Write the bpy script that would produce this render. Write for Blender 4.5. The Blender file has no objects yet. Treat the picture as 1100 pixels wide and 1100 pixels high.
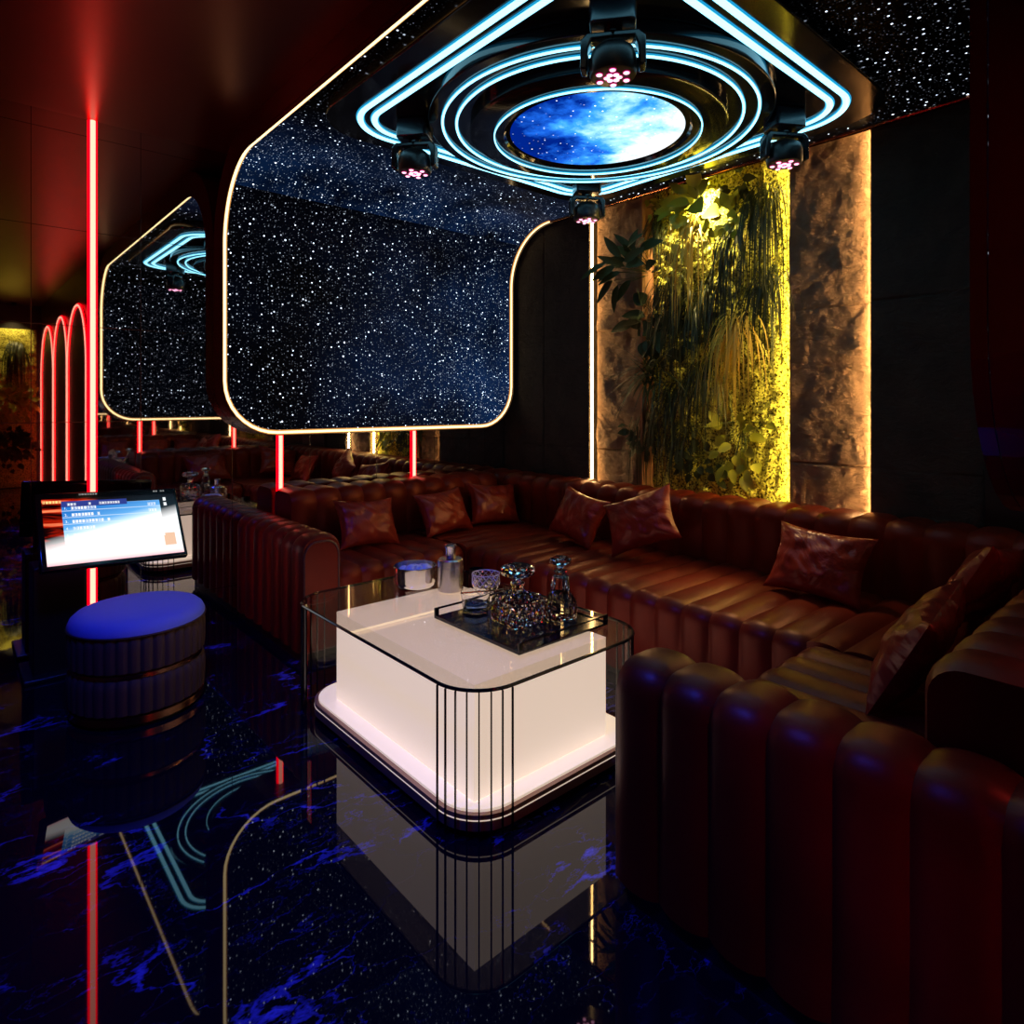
import bpy, bmesh, math, random
from mathutils import Vector, Matrix, Euler, noise
random.seed(7)
S = 1.3            # eye height in metres: room dimensions below are multiples of it
PI = math.pi
COL = bpy.context.scene.collection
# ------------------------------------------------------------ camera, world, exposure
cd = bpy.data.cameras.new('camera'); cam = bpy.data.objects.new('camera', cd); COL.objects.link(cam)
cam.location = (0, 0, S); cam.rotation_euler = (PI/2, 0, -math.radians(41.3))
cd.sensor_width = 36; cd.lens = 694/1100*36; cd.shift_y = -118/1100; cd.clip_start = .02
bpy.context.scene.camera = cam
W = bpy.data.worlds.new('world'); bpy.context.scene.world = W; W.use_nodes = True
W.node_tree.nodes['Background'].inputs[0].default_value = (.02, .02, .04, 1)
W.node_tree.nodes['Background'].inputs[1].default_value = .1
vs = bpy.context.scene.view_settings
vs.view_transform = 'Standard'; vs.look = 'None'; vs.exposure = 0.0; vs.gamma = 1; vs.use_curve_mapping = False
try:
    bpy.context.scene.cycles.max_bounces = 14; bpy.context.scene.cycles.glossy_bounces = 8
    bpy.context.scene.cycles.transparent_max_bounces = 24; bpy.context.scene.cycles.transmission_bounces = 12
    bpy.context.scene.cycles.sample_clamp_indirect = 4
except Exception: pass

def lamp(name, kind, loc, energy, color, rot=(0, 0, 0), **kw):
    l = bpy.data.lights.new(name, kind); l.energy = energy; l.color = color
    for k, v in kw.items(): setattr(l, k, v)
    o = bpy.data.objects.new(name, l); COL.objects.link(o); o.location = loc; o.rotation_euler = rot
    return o
def aim(o, tgt):
    d = Vector(tgt)-o.location; o.rotation_euler = d.to_track_quat('-Z', 'Y').to_euler()
# blue stage lamp behind the viewer that tints the marble and the stool
a = lamp('blue_stage_light', 'SPOT', (.20, 1.55, 2.6), 170, (.01, .06, 1), spot_size=1.75, spot_blend=.7, shadow_soft_size=.16); aim(a, (.45, 1.9, 0))
# added red fill, strengthens the glow of the tall tube on the ceiling
a = lamp('red_ceiling_fill', 'SPOT', (-.9, 2.2, .5), 30, (1, .01, .01), spot_size=1.6, spot_blend=.9, shadow_soft_size=.1); aim(a, (.5, 2.9, 2.79))
# ------------------------------------------------------------ numbers of the room (metres)
YM = 3.1*S; YF = 3.0*S            # mirror wall, front of the starry drop
YB = .10*S                        # opposite mirror wall
XR0, XR1 = .918*S, 2.636*S        # starry canopy left and right edge
HR = 2.05*S; HC = 2.144*S         # canopy height, ceiling height
XC = .87*S                        # corner where the opposite wall turns into the hall
# ------------------------------------------------------------ helpers
def mat(name, base=(.5,.5,.5), rough=.5, metal=0., spec=.5, ior=None, emit=None, es=1., coat=0., trans=0., aniso=0.):
    m = bpy.data.materials.new(name); m.use_nodes = True
    p = m.node_tree.nodes['Principled BSDF']
    p.inputs['Base Color'].default_value = (*base, 1); p.inputs['Roughness'].default_value = rough
    p.inputs['Metallic'].default_value = metal; p.inputs['Specular IOR Level'].default_value = spec
    if ior: p.inputs['IOR'].default_value = ior
    if emit: p.inputs['Emission Color'].default_value = (*emit, 1); p.inputs['Emission Strength'].default_value = es
    p.inputs['Coat Weight'].default_value = coat; p.inputs['Coat Roughness'].default_value = .05
    p.inputs['Transmission Weight'].default_value = trans
    return m
def N(m, t, **kw):
    n = m.node_tree.nodes.new(t)
    for k, v in kw.items():
        if k.startswith('i_'):
            key = k[2:].replace('_', ' ')
            n.inputs[int(key) if key.isdigit() else key].default_value = v
        else: setattr(n, k, v)
    return n
def L(m, a, b): m.node_tree.links.new(a, b)
def P(m): return m.node_tree.nodes['Principled BSDF']
def add_bump(m, scale=60, dist=.002, strength=.5, detail=4, kind='noise', vec=None):
    tc = N(m, 'ShaderNodeTexCoord')
    if kind == 'noise': t = N(m, 'ShaderNodeTexNoise', i_Scale=scale, i_Detail=detail)
    else: t = N(m, 'ShaderNodeTexVoronoi', i_Scale=scale)
    b = N(m, 'ShaderNodeBump', i_Strength=strength, i_Distance=dist)
    mp = N(m, 'ShaderNodeMapping')
    if vec: mp.inputs['Scale'].default_value = vec
    L(m, tc.outputs['Object'], mp.inputs[0]); L(m, mp.outputs[0], t.inputs['Vector'])
    L(m, t.outputs[0], b.inputs['Height']); L(m, b.outputs[0], P(m).inputs['Normal'])
    return t
def ramp(m, src, stops):
    r = N(m, 'ShaderNodeValToRGB'); e = r.color_ramp.elements
    while len(e) < len(stops): e.new(.5)
    for el, (p, c) in zip(e, stops): el.position = p; el.color = (*c, 1)
    L(m, src, r.inputs[0]); return r.outputs[0]
def math_(m, op, a, b=None, clamp=False):
    n = N(m, 'ShaderNodeMath', operation=op, use_clamp=clamp)
    for i, v in enumerate((a, b)):
        if v is None: continue
        if isinstance(v, (int, float)): n.inputs[i].default_value = v
        else: L(m, v, n.inputs[i])
    return n.outputs[0]

class MB:
    """mesh builder in the coordinates of its parent"""
    def __init__(s): s.v = []; s.f = []; s.uv = {}
    def add(s, v, f, M=None):
        o = len(s.v)
        s.v += [tuple(M @ Vector(p)) if M else tuple(p) for p in v]
        s.f += [tuple(i+o for i in q) for q in f]
        return s
    def box(s, x0, x1, y0, y1, z0, z1, M=None):
        v = [(x, y, z) for z in (z0, z1) for y in (y0, y1) for x in (x0, x1)]
        return s.add(v, [(0,2,3,1), (4,5,7,6), (0,1,5,4), (2,6,7,3), (0,4,6,2), (1,3,7,5)], M)
    def prism(s, pts, z0, z1, M=None):
        n = len(pts)
        v = [(x, y, z0) for x, y in pts]+[(x, y, z1) for x, y in pts]
        f = [tuple(range(n))[::-1], tuple(range(n, 2*n))]+[(i, (i+1) % n, n+(i+1) % n, n+i) for i in range(n)]
        return s.add(v, f, M)
    def lathe(s, prof, n=32, M=None, rf=None, cap=True):
        v = []; f = []
        for j, (r, z) in enumerate(prof):
            for i in range(n):
                a = 2*PI*i/n; rr = r*(rf(a, j) if rf else 1)
                v.append((rr*math.cos(a), rr*math.sin(a), z))
        for j in range(len(prof)-1):
            for i in range(n): f.append((j*n+i, j*n+(i+1) % n, (j+1)*n+(i+1) % n, (j+1)*n+i))
        if cap: f.append(tuple(range(n))[::-1]); f.append(tuple(range((len(prof)-1)*n, len(prof)*n)))
        return s.add(v, f, M)
    def tube(s, path, r, n=8, M=None, closed=False):
        P_ = [Vector(p) for p in path]; k = len(P_); v = []; f = []; up = None
        for i, p in enumerate(P_):
            t = (P_[(i+1) % k]-P_[i-1]) if closed else (P_[min(i+1, k-1)]-P_[max(i-1, 0)])
            t.normalize()
            if up is None: up = Vector((0,0,1)) if abs(t.z) < .9 else Vector((1,0,0))
            sd = t.cross(up).normalized(); up = sd.cross(t).normalized()
            rr = r[i] if isinstance(r, (list, tuple)) else r
            for j in range(n):
                a = 2*PI*j/n; v.append(tuple(p+(sd*math.cos(a)+up*math.sin(a))*rr))
        for i in range(k if closed else k-1):
            for j in range(n): f.append((i*n+j, i*n+(j+1) % n, ((i+1) % k)*n+(j+1) % n, ((i+1) % k)*n+j))
        if not closed: f.append(tuple(range(n))[::-1]); f.append(tuple(range((k-1)*n, k*n)))
        return s.add(v, f, M)
    def strip(s, path, norms, w, h, closed=False, n=6, flat=False):
        """neon profile: half round (or flat bar) bead of width w and height h standing on a surface"""
        P_ = [Vector(p) for p in path]; k = len(P_); v = []; f = []
        m = n+1
        for i, p in enumerate(P_):
            t = (P_[(i+1) % k]-P_[i-1]) if closed else (P_[min(i+1, k-1)]-P_[max(i-1, 0)])
            t.normalize(); up = Vector(norms[i] if isinstance(norms[0], (tuple, list, Vector)) else norms)
            sd = t.cross(up).normalized()
            for j in range(m):
                a = PI*j/n
                if flat:
                    q = [(-.5, 0), (-.5, 1), (.5, 1), (.5, 0)][min(3, j)] if n == 3 else (0, 0)
                    v.append(tuple(p+sd*q[0]*w+up*q[1]*h))
                else: v.append(tuple(p-sd*math.cos(a)*w/2+up*math.sin(a)*h))
        for i in range(k if closed else k-1):
            i2 = (i+1) % k
            for j in range(m): f.append((i*m+j, i*m+(j+1) % m, i2*m+(j+1) % m, i2*m+j))
        if not closed: f.append(tuple(range(m))[::-1]); f.append(tuple(range((k-1)*m, k*m)))
        return s.add(v, f)
    def grid(s, nu, nv, fn, M=None, closeu=False):
        v = [fn(i/(nu-1 if not closeu else nu), j/(nv-1)) for j in range(nv) for i in range(nu)]
        f = [(j*nu+i, j*nu+(i+1) % nu, (j+1)*nu+(i+1) % nu, (j+1)*nu+i) for j in range(nv-1) for i in range(nu if closeu else nu-1)]
        return s.add(v, f, M)
    def build(s, name, m, parent=None, smooth=False, world=False, bevel=0, fix=True, uv=None):
        me = bpy.data.meshes.new(name)
        off = Vector(parent.location) if (parent and world) else Vector((0,0,0))
        vv = [tuple(Vector(p)-off) for p in s.v] if (parent and world) else s.v
        me.from_pydata(vv, [], s.f); me.update()
        if fix:
            bm = bmesh.new(); bm.from_mesh(me); bmesh.ops.recalc_face_normals(bm, faces=bm.faces); bm.to_mesh(me); bm.free()
        if uv is not None:
            ul = me.uv_layers.new(name='UVMap')
            for lp in me.loops: ul.data[lp.index].uv = uv[lp.vertex_index]
        o = bpy.data.objects.new(name, me); COL.objects.link(o)
        if m: me.materials.append(m)
        if parent: o.parent = parent
        if smooth:
            for p in me.polygons: p.use_smooth = True
            try:
                me.set_sharp_from_angle(angle=math.radians(40))
            except Exception: pass
        if bevel:
            b = o.modifiers.new('bevel', 'BEVEL'); b.width = bevel; b.segments = 3; b.limit_method = 'ANGLE'
            for p in me.polygons: p.use_smooth = True
            try: me.set_sharp_from_angle(angle=math.radians(70))
            except Exception: pass
        return o
def tag(o, label=None, cat=None, group=None, kind=None):
    if label: o['label'] = label
    if cat: o['category'] = cat
    if group: o['group'] = group
    if kind: o['kind'] = kind
    return o
def thing(name, loc, label, cat, group=None, rot=(0,0,0)):
    o = bpy.data.objects.new(name, None); COL.objects.link(o); o.location = loc; o.rotation_euler = rot
    o.empty_display_size = .05
    return tag(o, label, cat, group)
def dup(root, loc=None, rot=None, label=None, group=None, scale=None):
    r = root.copy(); COL.objects.link(r)
    if loc is not None: r.location = loc
    if rot is not None: r.rotation_euler = rot
    if scale is not None: r.scale = (scale,)*3
    if label: r['label'] = label
    if group: r['group'] = group
    def rec(src, dst):
        for ch in list(src.children):
            c = ch.copy(); COL.objects.link(c); c.parent = dst; rec(ch, c)
    rec(root, r); return r
def struct(mb, name, m, **kw): return tag(mb.build(name, m, **kw), kind='structure')
def rrect(x0, x1, y0, y1, r, n=8):
    out = []
    for cx, cy, a0 in ((x1-r, y1-r, 0), (x0+r, y1-r, 90), (x0+r, y0+r, 180), (x1-r, y0+r, 270)):
        for i in range(n+1):
            a = math.radians(a0+90*i/n); out.append((cx+r*math.cos(a), cy+r*math.sin(a)))
    return out
FV = Vector((.66, .7513, 0)); RV = Vector((.7513, -.66, 0))
def at(u, v, X=None, Y=None, Z=None):
    """where the sight line of a picture point meets the plane X, Y or Z = const (metres)"""
    d = FV+RV*((u-550)/694)+Vector((0,0,1))*((432-v)/694); o = Vector((0,0,S))
    t = X/d.x if X is not None else (Y/d.y if Y is not None else (Z-S)/d.z)
    return o+d*t
# ------------------------------------------------------------ materials
def emission(name, c, st):
    m = mat(name, base=(0,0,0), rough=.4, spec=.3, emit=c, es=st); return m
M_cyan_core = emission('cyan_neon_core', (.28, .76, 1), 2.9); M_cyan = emission('cyan_neon_glow', (.01, .34, .66), 1.0)  # wider coloured strips under each neon core imitate its bloom
M_red_core = emission('red_neon_core', (1, .30, .20), 3.0); M_red = emission('red_neon_glow', (1, .0, .003), 6.5)
M_gold_core = emission('warm_neon_core', (1, .74, .36), 2.4); M_gold = emission('warm_neon_glow', (1, .42, .10), .7)
M_warm_led = emission('warm_led_strip', (1, .60, .22), 110); M_moss_led = emission('yellow_led_strip', (1, .76, .22), 95)
M_pink = emission('pink_lens', (1, .42, .66), 2.6); M_pinkrim = emission('pink_lens_rim', (.5, .0, .09), .8)
M_black = mat('black_gloss', (.004, .004, .005), .12); M_blackm = mat('black_satin', (.006, .006, .007), .35)
M_headm = mat('lamp_housing', (.006, .009, .013), .2)
M_lacq = mat('dark_red_lacquer', (.035, .006, .005), .25)
M_hall = mat('maroon_wall', (.07, .006, .006), .3)
M_wallp = mat('black_wall_panel', (.012, .010, .009), .45); add_bump(M_wallp, 6, .01, .5, 8)
M_steel = mat('brushed_steel', (.62, .58, .55), .25, 1.); M_steel2 = mat('polished_steel', (.8, .78, .76), .12, 1.)
M_brass = mat('copper_trim', (.55, .25, .13), .2, 1.)
M_ceil = mat('bronze_ceiling', (.16, .030, .020), .30, .85); add_bump(M_ceil, 30, .001, .3, 3, vec=(1, 12, 1))

# tiled smoked mirror: fine seams every .187 of eye height
def mirror_mat(name, x_off):
    m = mat(name, (.62, .60, .60), .012, 1.)
    g = N(m, 'ShaderNodeNewGeometry'); sp = N(m, 'ShaderNodeSeparateXYZ'); L(m, g.outputs['Position'], sp.inputs[0])
    def seam(src, off, pitch):
        q = math_(m, 'FRACT', math_(m, 'DIVIDE', math_(m, 'SUBTRACT', src, off), pitch))
        q = math_(m, 'ABSOLUTE', math_(m, 'SUBTRACT', q, .5))
        return math_(m, 'GREATER_THAN', q, .5-.0035)
    sm = math_(m, 'MAXIMUM', seam(sp.outputs[0], x_off, .1875*2*S), seam(sp.outputs[2], .15*S, .1925*2*S))
    mx = N(m, 'ShaderNodeMix', data_type='RGBA'); mx.inputs[6].default_value = (.62, .60, .60, 1); mx.inputs[7].default_value = (.10, .09, .09, 1)
    L(m, sm, mx.inputs[0]); L(m, mx.outputs[2], P(m).inputs['Base Color'])
    L(m, math_(m, 'ADD', math_(m, 'MULTIPLY', sm, .25), .015), P(m).inputs['Roughness'])
    return m
M_mirror = mirror_mat('smoked_mirror_tiles', .251*S)

# floor: polished black marble with blue veins
M_floor = mat('black_marble_blue_veins', (.003, .003, .008), .02, ior=1.48)
def floor_nodes(m):
    tc = N(m, 'ShaderNodeTexCoord'); mp = N(m, 'ShaderNodeMapping'); mp.inputs['Rotation'].default_value = (0, 0, .9); mp.inputs['Scale'].default_value = (1.0, 2.1, 1)
    L(m, tc.outputs['Object'], mp.inputs[0])
    nz = N(m, 'ShaderNodeTexNoise', i_Scale=2.2, i_Detail=6, i_Roughness=.62)
    L(m, mp.outputs[0], nz.inputs['Vector'])
    ad = N(m, 'ShaderNodeMix', data_type='RGBA', blend_type='LINEAR_LIGHT'); ad.inputs[0].default_value = .42
    L(m, mp.outputs[0], ad.inputs[6]); L(m, nz.outputs['Color'], ad.inputs[7])
    vo = N(m, 'ShaderNodeTexVoronoi', feature='DISTANCE_TO_EDGE', i_Scale=1.5); L(m, ad.outputs[2], vo.inputs['Vector'])
    n2 = N(m, 'ShaderNodeTexNoise', i_Scale=2.6, i_Detail=5, i_Roughness=.6); L(m, tc.outputs['Object'], n2.inputs['Vector'])
    patch = N(m, 'ShaderNodeMapRange', i_1=.50, i_2=.70); L(m, n2.outputs[0], patch.inputs[0])
    wid = math_(m, 'ADD', math_(m, 'MULTIPLY', patch.outputs[0], .07), .004)
    v = math_(m, 'SUBTRACT', 1, math_(m, 'DIVIDE', vo.outputs['Distance'], wid), clamp=True)
    v = math_(m, 'MULTIPLY', math_(m, 'POWER', v, .8), math_(m, 'ADD', math_(m, 'MULTIPLY', patch.outputs[0], .92), .07))
    vo2 = N(m, 'ShaderNodeTexVoronoi', feature='DISTANCE_TO_EDGE', i_Scale=5.); L(m, ad.outputs[2], vo2.inputs['Vector'])
    v2 = math_(m, 'SUBTRACT', 1, math_(m, 'DIVIDE', vo2.outputs['Distance'], .03), clamp=True)
    v = math_(m, 'ADD', v, math_(m, 'MULTIPLY', math_(m, 'MULTIPLY', v2, .28), patch.outputs[0]), clamp=True)
    mx = N(m, 'ShaderNodeMix', data_type='RGBA'); mx.inputs[6].default_value = (.0022, .0022, .007, 1); mx.inputs[7].default_value = (.10, .12, .95, 1)
    L(m, v, mx.inputs[0]); L(m, mx.outputs[2], P(m).inputs['Base Color'])
floor_nodes(M_floor)

# leather
def leather(name, c, rough=.38):
    m = mat(name, c, rough, spec=.5); P(m).inputs['Specular Tint'].default_value = (1, .32, .27, 1) if rough > .32 else (1, .6, .62, 1)
    t = add_bump(m, 160, .0006, .35, 5)
    g = N(m, 'ShaderNodeTexNoise', i_Scale=3., i_Detail=6); tc = N(m, 'ShaderNodeTexCoord'); L(m, tc.outputs['Object'], g.inputs['Vector'])
    d = tuple(x*.55 for x in c)
    L(m, ramp(m, g.outputs[0], [(.35, d), (.65, c)]), P(m).inputs['Base Color'])
    return m
M_leather = leather('cognac_leather', (.14, .012, .004), .38)
M_pillow = leather('red_brown_leather', (.25, .020, .008), .30)
# wrinkles on cushions
def wrinkle(m):
    tc = N(m, 'ShaderNodeTexCoord'); t = N(m, 'ShaderNodeTexNoise', i_Scale=4, i_Detail=3, i_Distortion=2.2)
    L(m, tc.outputs['Object'], t.inputs['Vector'])
    b = N(m, 'ShaderNodeBump', i_Strength=.8, i_Distance=.02); L(m, t.outputs[0], b.inputs['Height']); L(m, b.outputs[0], P(m).inputs['Normal'])
wrinkle(M_pillow)
M_pipe = mat('dark_piping', (.09, .02, .010), .35)

# stars
def star_mat(name, neb, bright=1., base=.35, nk=1.):
    """neb(m, uvxyz) -> socket with nebula factor; uv in metres (x across, y unrolled length)"""
    m = bpy.data.materials.new(name); m.use_nodes = True; nt = m.node_tree
    p = P(m); p.inputs['Base Color'].default_value = (.001, .001, .002, 1); p.inputs['Roughness'].default_value = .5
    p.inputs['Specular IOR Level'].default_value = .03
    uv = N(m, 'ShaderNodeUVMap'); sp = N(m, 'ShaderNodeSeparateXYZ'); L(m, uv.outputs[0], sp.inputs[0])
    nf = neb(m, uv.outputs[0], sp)
    tot = None
    for sc, r, pw, k, th in ((16, .075, 3.0, 5.0, .0), (34, .10, 4.5, 3.2, .0), (60, .15, 5.0, 1.3, .0), (5, .030, 2.0, 6.0, .0)):
        vo = N(m, 'ShaderNodeTexVoronoi', i_Scale=sc, voronoi_dimensions='2D'); L(m, uv.outputs[0], vo.inputs['Vector'])
        s = math_(m, 'SUBTRACT', 1, math_(m, 'DIVIDE', vo.outputs['Distance'], r), clamp=True)
        s = math_(m, 'MULTIPLY', s, 2., clamp=True)
        cs = N(m, 'ShaderNodeSeparateColor'); L(m, vo.outputs['Color'], cs.inputs[0])
        br = math_(m, 'POWER', cs.outputs[0], pw)
        if sc in (34, 60): br = math_(m, 'MULTIPLY', br, math_(m, 'ADD', base, math_(m, 'MULTIPLY', nf, 1.6)))
        s = math_(m, 'MULTIPLY', math_(m, 'MULTIPLY', s, br), k*bright)
        tot = s if tot is None else math_(m, 'ADD', tot, s)
    n3 = N(m, 'ShaderNodeTexNoise', i_Scale=2.5); L(m, uv.outputs[0], n3.inputs['Vector'])
    starc = N(m, 'ShaderNodeVectorMath', operation='SCALE'); tint = N(m, 'ShaderNodeCombineXYZ', i_X=.72, i_Y=.82, i_Z=1.)
    L(m, tint.outputs[0], starc.inputs[0]); L(m, tot, starc.inputs['Scale'])
    nc = N(m, 'ShaderNodeVectorMath', operation='SCALE'); nb = N(m, 'ShaderNodeCombineXYZ', i_X=.003*nk, i_Y=.016*nk, i_Z=.062*nk)
    L(m, nb.outputs[0], nc.inputs[0]); L(m, nf, nc.inputs['Scale'])
    sm = N(m, 'ShaderNodeVectorMath', operation='ADD'); L(m, starc.outputs[0], sm.inputs[0]); L(m, nc.outputs[0], sm.inputs[1])
    L(m, sm.outputs[0], p.inputs['Emission Color']); p.inputs['Emission Strength'].default_value = 1.
    m.cycles.emission_sampling = 'NONE'
    return m
# ------------------------------------------------------------ canopy profile (unrolled)
RFI = .35*S
def canopy_profile():
    """list of (s, y, z, ny, nz) running from bottom of drop B over the ceiling to bottom of drop A"""
    yb = 2*(.5*(YM+YB))-YF; zb = .844*S; zt = HR
    pts = []
    def seg(p0, p1, n, nr):
        for i in range(n): t = i/n; pts.append((p0[0]+(p1[0]-p0[0])*t, p0[1]+(p1[1]-p0[1])*t, *nr))
    seg((yb, zb), (yb, zt-RFI), 24, (1, 0))
    for i in range(24):
        a = math.radians(180-90*i/24); pts.append((yb+RFI+RFI*math.cos(a), zt-RFI+RFI*math.sin(a), -math.cos(a), -math.sin(a)))
    seg((yb+RFI, zt), (YF-RFI, zt), 30, (0, -1))
    for i in range(24):
        a = math.radians(90-90*i/24); pts.append((YF-RFI+RFI*math.cos(a), zt-RFI+RFI*math.sin(a), -math.cos(a), -math.sin(a)))
    seg((YF, zt-RFI), (YF, zb), 24, (-1, 0)); pts.append((YF, zb, -1, 0))
    out = []; s = 0
    for i, p in enumerate(pts):
        if i: s += math.hypot(p[0]-pts[i-1][0], p[1]-pts[i-1][1])
        out.append((s, *p))
    return out
CP = canopy_profile(); CL = CP[-1][0]
S_B = CP[24+12][0]; S_A = CP[24+24+30+12][0]     # 45 degree points, where the starry sheet changes
def cp_at(s):
    for i in range(len(CP)-1):
        if CP[i+1][0] >= s:
            t = (s-CP[i][0])/max(1e-9, CP[i+1][0]-CP[i][0]); a = CP[i]; b = CP[i+1]
            return tuple(a[k]+(b[k]-a[k])*t for k in range(1, 5))
    return CP[-1][1:]
def xr(s, inset=0):
    r = .25*S; d = min(s, CL-s)
    k = r-math.sqrt(max(0, r*r-(r-d)**2)) if d < r else 0
    return XR0+k+inset, XR1-k-inset
# ------------------------------------------------------------ room shell
XL = -1.7*S; YD = -3.3*S; XW = 2.85*S
T = .12
struct(MB().box(XL-T, XW+T, YD-T, YM+T, -T, 0), 'floor', M_floor)
struct(MB().box(XL-T, XW+T, YD-T, YM+T, HC, HC+T), 'ceiling', M_ceil)
struct(MB().box(XL-T, XW+T, YM, YM+T, 0, HC), 'wall_back', M_mirror)
struct(MB().box(XC, XW+T, YB-T, YB, 0, HC), 'wall_front', M_mirror)
struct(MB().box(XC, XC+T, YD, YB-T, 0, HC), 'wall_hall_side', M_hall)
struct(MB().box(XL-T, XL, YD, YM, 0, HC), 'wall_left', M_hall)
struct(MB().box(XL-T, XC+T, YD-T, YD, 0, HC), 'wall_hall_end', M_wallp)
struct(MB().box(XW, XW+T, YB-T, YM+T, 0, HC), 'wall_right', M_wallp)
# ------------------------------------------------------------ starry canopy
def neb_ceiling(m, uv, sp):
    # the milky band runs near both folds
    d1 = math_(m, 'SUBTRACT', S_A, sp.outputs[1]); d2 = math_(m, 'SUBTRACT', sp.outputs[1], S_B)
    d = d1
    f = math_(m, 'SUBTRACT', 1, math_(m, 'DIVIDE', d, .95), clamp=True)
    nz = N(m, 'ShaderNodeTexNoise', i_Scale=2.4, i_Detail=5); L(m, uv, nz.inputs['Vector'])
    g = N(m, 'ShaderNodeMapRange', i_1=.3, i_2=.72); L(m, nz.outputs[0], g.inputs[0])
    return math_(m, 'MULTIPLY', f, math_(m, 'ADD', math_(m, 'MULTIPLY', g.outputs[0], 1.2), .05))
def neb_screen(m, uv, sp):
    fx = N(m, 'ShaderNodeMapRange', i_1=XR0+.5, i_2=XR1-.1); L(m, sp.outputs[0], fx.inputs[0])
    nz = N(m, 'ShaderNodeTexNoise', i_Scale=1.8, i_Detail=5); L(m, uv, nz.inputs['Vector'])
    g = N(m, 'ShaderNodeMapRange', i_1=.38, i_2=.72); L(m, nz.outputs[0], g.inputs[0])
    fy = N(m, 'ShaderNodeMapRange', i_1=S_A-.1, i_2=CL-.3); L(m, sp.outputs[1], fy.inputs[0])
    lo = math_(m, 'MULTIPLY', math_(m, 'MULTIPLY', fx.outputs[0], fy.outputs[0]), 1.3)
    return math_(m, 'MULTIPLY', math_(m, 'ADD', lo, .05), math_(m, 'ADD', g.outputs[0], .2))
M_star_c = star_mat('star_ceiling_sheet', neb_ceiling, base=.10); M_star_s = star_mat('star_screen_sheet', neb_screen, nk=1.1, base=.27)
cano = thing('starry_canopy', (XR0, YM/2, HR), 'starry night canopy edged in warm neon, running over the ceiling and down the mirror walls', 'ceiling canopy')
def sheet(s0, s1, off, name, m, back=False):
    ss = sorted(set([s0, s1]+[p[0] for p in CP if s0 < p[0] < s1]+[min(CL-1e-6, max(1e-6, q)) for k in range(1, 10) for q in (.25*S*(1-math.cos(k*PI/18)), CL-.25*S*(1-math.cos(k*PI/18))) if s0 < q < s1]))
    v = []; uv = []; f = []; nx = 2
    for s in ss:
        y, z, ny, nz = cp_at(s); a, b = xr(s, .008)
        for i in range(nx):
            x = a+(b-a)*i/(nx-1); v.append((x, y+ny*off, z+nz*off)); uv.append((x, s))
    for j in range(len(ss)-1):
        for i in range(nx-1): f.append((j*nx+i, j*nx+i+1, (j+1)*nx+i+1, (j+1)*nx+i))
    # give the sheet a thickness towards the body
    n = len(v)
    for (x, y, z), (u, s) in list(zip(v, uv)):
        yy, zz, ny, nz = cp_at(s); v.append((x, y-ny*.004, z-nz*.004)); uv.append((u, s))
    f += [tuple(i+n for i in q[::-1]) for q in f[:]]
    k = len(ss)
    for j in range(k-1):
        for e in (0, nx-1): f.append((j*nx+e, (j+1)*nx+e, n+(j+1)*nx+e, n+j*nx+e))
    mb = MB(); mb.v = v; mb.f = f
    return mb.build(name, m, cano, world=True, uv=uv)
sheet(S_B, S_A, .006, 'star_ceiling_sheet', M_star_c)
sheet(S_A, CL, .006, 'star_screen', M_star_s); sheet(0, S_B, .006, 'star_screen', M_star_s)
# lacquered body of the canopy
mb = MB(); ss = [p[0] for p in CP]+[.25*S*(1-math.cos(k*PI/18)) for k in range(10)]+[CL-.25*S*(1-math.cos(k*PI/18)) for k in range(10)]
ss = sorted(set(round(x, 5) for x in ss if 0 <= x <= CL)); v = []; dp = .1*S-.001
for s in ss:
    y, z, ny, nz = cp_at(s); a, b = xr(s)
    dz = dp if abs(nz) < .5 else min(dp, HC-.001-z if nz == -1 else dp)
    v += [(a, y, z), (b, y, z), (b, y-ny*dp, min(z-nz*dp, HC-.001)), (a, y-ny*dp, min(z-nz*dp, HC-.001))]
f = []
for j in range(len(ss)-1):
    for k in range(4): f.append((j*4+k, j*4+(k+1) % 4, (j+1)*4+(k+1) % 4, (j+1)*4+k))
f.append((0, 1, 2, 3)); n = len(ss)-1; f.append((n*4+3, n*4+2, n*4+1, n*4))
mb.v = v; mb.f = f; mb.build('canopy_body', M_lacq, cano, world=True)
# neon outline: closed loop
def xin(s, inset):
    r = .25*S-inset; d = max(0, min(s, CL-s)-inset)
    k = r-math.sqrt(max(0, r*r-(r-d)**2)) if d < r else 0
    return XR0+inset+k, XR1-inset-k
def canopy_loop(inset):
    pts = []; nr = []
    ssl = sorted(set([inset, CL-inset]+[q for k in range(1, 10) for q in (inset+(.25*S-inset)*(1-math.cos(k*PI/18)), CL-inset-(.25*S-inset)*(1-math.cos(k*PI/18)))]+[s for s in ss if .25*S < s < CL-.25*S]))
    for side in (0, 1):
        for s in (ssl if side == 0 else ssl[::-1]):
            y, z, ny, nz = cp_at(s); a, b = xin(s, inset); x = a if side == 0 else b
            s2 = max(0, inset) 
            pts.append(Vector((x, y+ny*.008, z+nz*.008))); nr.append((0, ny, nz))
        # straight bottom run
        s = ssl[-1] if side == 0 else ssl[0]; y, z, ny, nz = cp_at(s); a, b = xin(s, inset)
        if side == 1: a, b = b, a
        for t in (.25, .5, .75): pts.append(Vector((a+(b-a)*t, y+ny*.008, z+nz*.008))); nr.append((0, ny, nz))
    return pts, nr
def loop_clean(inset):
    pts, nr = canopy_loop(inset); keep = [0]
    for i in range(1, len(pts)):
        if (pts[i]-pts[keep[-1]]).length > .004: keep.append(i)
    return [pts[i] for i in keep], [nr[i] for i in keep]
pr_, nn_ = loop_clean(.003)
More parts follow.
